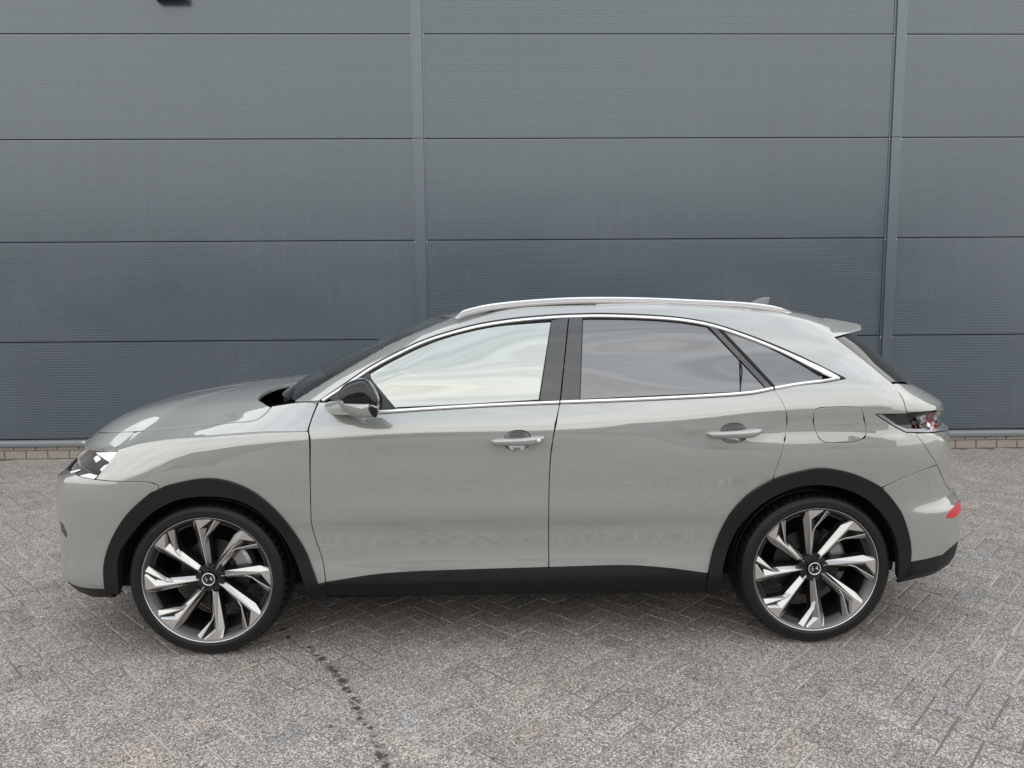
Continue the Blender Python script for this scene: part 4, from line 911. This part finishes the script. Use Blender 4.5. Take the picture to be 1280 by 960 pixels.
# ---- roof rails and aerial
railtop = [(569.5, 395.5), (576, 390.2), (583, 386.7), (608, 381), (653, 375.5), (709, 372), (760, 371.3), (812, 372.2), (869, 374.6), (925, 377.5), (959, 381.2), (975, 384.8), (987.5, 389.3)]
for sg in (-1, 1):
    P = np.array([at(*p, -.60) for p in spline(railtop, 5)]); P[:, 1] *= -sg*1.0
    V, Fc = [], []; n = len(P)
    prof = [(-.016, -.030), (-.019, -.022), (-.0185, -.0185), (-.0155, -.0165), (-.0155, -.0140), (-.0185, -.012), (-.0185, -.006), (-.012, .0), (.008, .0), (.016, -.006), (.017, -.030)]; m = len(prof)
    for i, p in enumerate(P):
        e = min(1, min(i, n-1-i)/7)**.6
        for a, b in prof: V.append((p[0], p[1]+a*sg*-1*-1 if sg > 0 else p[1]+a, p[2]+b*(.25+.75*e)))
    V = np.array(V)
    if sg > 0: V[:, 1] = -np.array([p_[1] for p_ in np.repeat(P*np.array([1, -1, 1]), m, 0)]) - np.tile([a for a, b in prof], n)
    Fc = [(i*m+j, i*m+(j+1) % m, (i+1)*m+(j+1) % m, (i+1)*m+j) for i in range(n-1) for j in range(m)]+[tuple(range(m)), tuple(range((n-1)*m, n*m))[::-1]]
    if sg > 0: Fc = [t[::-1] for t in Fc]
    Fc = [t[::-1] for t in Fc]
    o = mesh('roof_rail', V, Fc, CHROME, roof); o.data.set_sharp_from_angle(angle=math.radians(35))
def fin():
    a, b = at(933, 378, 0), at(960, 378, 0); x0, x1 = a[0], b[0]; z0 = float(rc((x0+x1)/2))-.012; zt_ = at(950, 371.6, 0)[2]; V = []; m = 10; ts = np.linspace(0, 1, 9)
    for t in ts:
        z = z0+(zt_-z0)*t; xa = x0-.03+(x1-.035-x0+.03)*t**1.3; xb = x1+.012*t; hw = .028*(1-t)**.7+.004
        for k_ in range(m):
            g = 2*math.pi*k_/m; V.append(((xa+xb)/2+(xb-xa)/2*math.cos(g), hw*math.sin(g), z))
    mesh('aerial', V, [(i*m+j, i*m+(j+1) % m, (i+1)*m+(j+1) % m, (i+1)*m+j) for i in range(8) for j in range(m)]+[tuple(range(8*m, 9*m))], mat('aerial_reflect_grey', (.16, .165, .16), .3), roof)  # body paint darkened: the wall's reflection is put into this grey
fin()

# ---- wheels
R0 = .288
def lathe(prof, seg, name, m, parent, fn=None, closed=False, mi=None):
    V = []; k = len(prof)
    for i in range(seg):
        a = 2*math.pi*i/seg
        for j, (r, y) in enumerate(prof):
            rr_ = fn(a, j, r, y) if fn else r; V.append((rr_*math.cos(a), y, rr_*math.sin(a)))
    Fc = [(i*k+j, i*k+j+1, ((i+1) % seg)*k+j+1, ((i+1) % seg)*k+j) for i in range(seg) for j in range(k-1)]
    return mesh(name, V, Fc, m, parent)
def build_wheel(rot):
    root = empty('wheel', car)
    # tyre: tread blocks cut by sipes on both shoulders and circumferential grooves
    tp = [(.276, .030), (.283, .004), (.287, -.003), (.293, -.006), (.300, -.0085), (.303, -.0075), (.310, -.009), (.320, -.0085), (.329, -.004), (.331, -.0045), (.334, -.003), (.340, .004), (.3455, .014), (.349, .024), (.3508, .036), (.3515, .050), (.3518, .068), (.345, .070), (.345, .079), (.3518, .081), (.352, .104), (.345, .106), (.345, .116), (.352, .118), (.352, .141), (.345, .143), (.345, .152), (.3518, .154), (.3515, .172), (.3508, .186), (.349, .198), (.3455, .208), (.340, .218), (.32, .229), (.30, .228), (.283, .218), (.276, .19)]
    NS = 58
    def groove(a, j, r, y):
        ph = (a*NS/(2*math.pi)+(y-.05)*9) % 1
        if .012 < y < .068 and r > .343: return r-.011 if ph < .26 else r
        if .154 < y < .21 and r > .343: return r-.011 if ph < .26 else r
        return r
    ty = lathe(tp, NS*6, 'tyre', RUBBER, root, groove); ty.data.set_sharp_from_angle(angle=math.radians(38))
    # raised sidewall lettering, worn and dark
    # rim: lip and barrel
    lip = [(.283, .006), (.2885, -.001), (.288, -.0025), (.2855, -.003), (.2845, -.001)]
    rim = empty('rim', root)
    lathe(lip, 160, 'rim_lip', ALU, root)
    o = lathe([(.2845, -.001), (.2775, .004), (.274, .008), (.263, .028)], 120, 'rim_slope', SLOPE, root)
    br = [(.263, .028), (.258, .034), (.250, .036), (.248, .05), (.245, .20)]
    o = lathe(br, 120, 'rim_barrel', ALUDK, root); o.data.set_sharp_from_angle(angle=math.radians(30))
    bpy.data.objects.remove(rim)
    yf = lambda r: .034-.030*min(1, max(0, (r-.12)/.85))**.9
    def pt(r, th, dy=0): a = math.radians(th); return (r*R0*math.cos(a), yf(r)+dy, r*R0*math.sin(a))
    for k in range(8):
        base = rot+k*45; V, Fc, mi = [], [], []
        st = [(.17, 35, -5), (.245, 29, 1.5), (.81, 20.4, 6.0), (.968, 17.2, -1.0)]
        for i, (r, t1, t2) in enumerate(st):
            w_ = t1-t2; fl = .017 if i < 3 else .003
            rd = (.42, .42, .40, .12)[i]; rw_ = (.10, .10, .12, .80)[i]
            dr_ = (1.5/max(r, .3)) if i < 3 else .6
            for th, dy in ((t1+dr_, .046), (t1, fl), (t1-w_*rd, 0), (t1-w_*(rd+rw_), 0), (t2, fl), (t2-dr_, .046)): V.append(pt(r, base+th, dy))
        m = 6; n = len(st)
        for i in range(n-1):
            for j in range(5): Fc.append((i*m+j, (i+1)*m+j, (i+1)*m+j+1, i*m+j+1)); mi.append((2, 1, 0, 1, 2)[j])
        Fc.append(tuple((n-1)*m+j for j in range(6))); mi.append(2)
        o = mesh('spoke', V, Fc, [ALU, FLANK, ALUDK], root, smooth=False, mi=mi)
        # forked branch
        V, Fc, mi = [], [], []
        st = [(.55, 12.5, 7.6), (.66, 9.2, 4.4), (.968, -2.4, -8.4)]
        for i, (r, t1, t2) in enumerate(st):
            e = .001 if i else .003
            for th, dy in ((t1, .030), (t1, e+.001), (t1-1.0/r, e), (t2, .013), (t2-1.2, .046)): V.append(pt(r, base+th, dy))
        m = 5
        for i in range(2):
            for j in range(4): Fc.append((i*m+j, (i+1)*m+j, (i+1)*m+j+1, i*m+j+1)); mi.append((2, 0, 1, 2)[j])
        b0 = len(V); V += [pt(.70, base+9.2, .012), pt(.968, base+2.0, .010), pt(.968, base-4, .010), pt(.82, base+3, .013)]
        Fc.append((b0, b0+1, b0+2, b0+3)); mi.append(2)
        mesh('spoke_branch', V, Fc, [ALU, FLANK, ALUDK], root, smooth=False, mi=mi)
    # hub face, lug nuts in their pockets, cap with emblem
    hub = [(.0, .022), (.030, .022), (.033, .031), (.046, .033), (.062, .033), (.067, .040), (.068, .075)]
    o = lathe(hub, 60, 'hub', ALUDK, root); o.data.set_sharp_from_angle(angle=math.radians(35))
    for k in range(5):
        a = math.radians(rot*0+83+k*72); cx, cz = .0535*math.cos(a), .0535*math.sin(a); V, Fc = [], []
        prof = [(.0175, .060), (.0170, .0275), (.0160, .0255), (.0145, .0265), (.0138, .050), (.0095, .050), (.0092, .0345), (.0, .0335)]
        for i in range(12):
            b_ = i*math.pi/6
            for r, y in prof: V.append((cx+r*math.cos(b_), y, cz+r*math.sin(b_)))
        m = len(prof); Fc = [(i*m+j, i*m+j+1, ((i+1) % 12)*m+j+1, ((i+1) % 12)*m+j) for i in range(12) for j in range(m-1)]
        mesh('lug_nut', V, Fc, BLACKGLOSS, root)
    cap = lathe([(.0, .0135), (.024, .0135), (.026, .012), (.0295, .012), (.031, .015), (.031, .030)], 48, 'hub_cap', BLACKGLOSS, root)
    lathe([(.0248, .0125), (.0258, .0112), (.0285, .0112), (.0295, .0125)], 48, 'cap_ring', CHROME, cap)
    em = [[(.004, .0), (.018, -.007), (.012, .014)], [(-.004, .0), (-.018, -.003), (-.017, -.0005), (-.007, .002), (-.016, .012), (-.013, .013)], [(-.004, .0), (-.010, -.013), (-.0125, -.011), (-.007, -.001)]]
    for i, e in enumerate(em):
        V = [(x, .0128, z) for x, z in e]+[(x, .0140, z) for x, z in e]; n = len(e)
        mesh('emblem', V, [tuple(range(n))]+[(j, n+j, n+(j+1) % n, (j+1) % n) for j in range(n)], CHROME, cap, smooth=False)
    # valve
    # brake disc and caliper
    o = lathe([(.075, .072), (.080, .100), (.092, .103), (.158, .103), (.159, .105), (.159, .125), (.095, .125)], 72, 'brake_disc', STEEL, root); o.data.set_sharp_from_angle(angle=math.radians(30))
    V, Fc = [], []
    for i in range(9):
        a = math.radians(2+i*7)
        for r, y in ((.105, .092), (.115, .082), (.165, .080), (.178, .088), (.178, .145), (.105, .145)): V.append((r*math.cos(a), y, r*math.sin(a)))
    Fc = [(i*6+j, i*6+(j+1) % 6, (i+1)*6+(j+1) % 6, (i+1)*6+j) for i in range(8) for j in range(6)]+[tuple(range(6))[::-1], tuple(range(48, 54))]
    mesh('brake_caliper', V, Fc, CAST, root, smooth=False)
    return root
def copy_tree(o, parent):
    c = o.copy(); C.objects.link(c); c.parent = parent
    for ch in list(o.children): copy_tree(ch, c)
    return c
wf = build_wheel(-6.5); wf.location = (0, RIM_Y, AXLE)
wr_ = build_wheel(-6.5); wr_.location = (WB, RIM_Y, AXLE)
for src, x in ((wf, 0), (wr_, WB)):
    c = copy_tree(src, car); c.location = (x, -RIM_Y, AXLE); c.rotation_euler = (0, 0, math.pi)

# ---- cabin
def soft(name, boxes, m, parent=car):
    return [rbox(name, *b_, m, parent, .04) for b_ in boxes]
for yy in (-.38, .38):
    s_ = empty('seat', car)
    rbox('cushion', 1.25, 1.78, yy-.25, yy+.25, .50, .72, INTERIOR, s_, .06)
    bk = rbox('backrest', -.08, .08, yy-.25, yy+.25, 0, .64, INTERIOR, s_, .06); bk.location = (1.76, 0, .66); bk.rotation_euler = (0, math.radians(16), 0)
    hr = rbox('headrest', -.05, .05, yy-.13, yy+.13, 0, .19, INTERIOR, s_, .04); hr.location = (1.95, 0, 1.27); hr.rotation_euler = (0, math.radians(10), 0)
rbox('seat', 2.25, 2.75, -.62, .62, .52, .74, INTERIOR, car, .06)
bk = rbox('backrest', -.09, .09, -.64, .64, 0, .62, INTERIOR, car, .06); bk.location = (2.75, 0, .70); bk.rotation_euler = (0, math.radians(18), 0)
rbox('dashboard', .40, .86, -.74, .74, .70, 1.07, INTERIOR, car, .09)
# steering wheel
V, Fc = [], []
for i in range(36):
    a = i*math.pi/18
    for j in range(8):
        b_ = j*math.pi/4; r = .18+.014*math.cos(b_); V.append((.014*math.sin(b_), r*math.cos(a), r*math.sin(a)))
Fc = [(i*8+j, i*8+(j+1) % 8, ((i+1) % 36)*8+(j+1) % 8, ((i+1) % 36)*8+j) for i in range(36) for j in range(8)]
stw = mesh('steering_wheel', V, Fc, PLASTIC, car); stw.location = (1.02, -.38, 1.0); stw.rotation_euler = (0, math.radians(-22), 0)
rbox('hub', -.02, .03, -.17, .17, -.05, .05, PLASTIC, stw, .02)
hlv = []
for x in np.linspace(1.15, 2.9, 12):
    for f in np.linspace(-1, 1, 7): hlv.append((x, f*.60, float(rc(x))-.05-.03*f*f))
mesh('headliner', hlv, [(i*7+j, i*7+j+1, (i+1)*7+j+1, (i+1)*7+j) for i in range(11) for j in range(6)], LINER, car)
# wipers at the foot of the windscreen
for y0, y1 in ((-.70, -.08), (-.05, .45)):
    X = np.array([(.29+.06*t*0+.05*abs(y0+(y1-y0)*t), y0+(y1-y0)*t, 1.125+.02*math.sin(t*3.1)) for t in np.linspace(0, 1, 10)])
    strip('wiper', X, np.tile([-.5, 0, .86], (10, 1)), .022, .02, PLASTIC, [car])
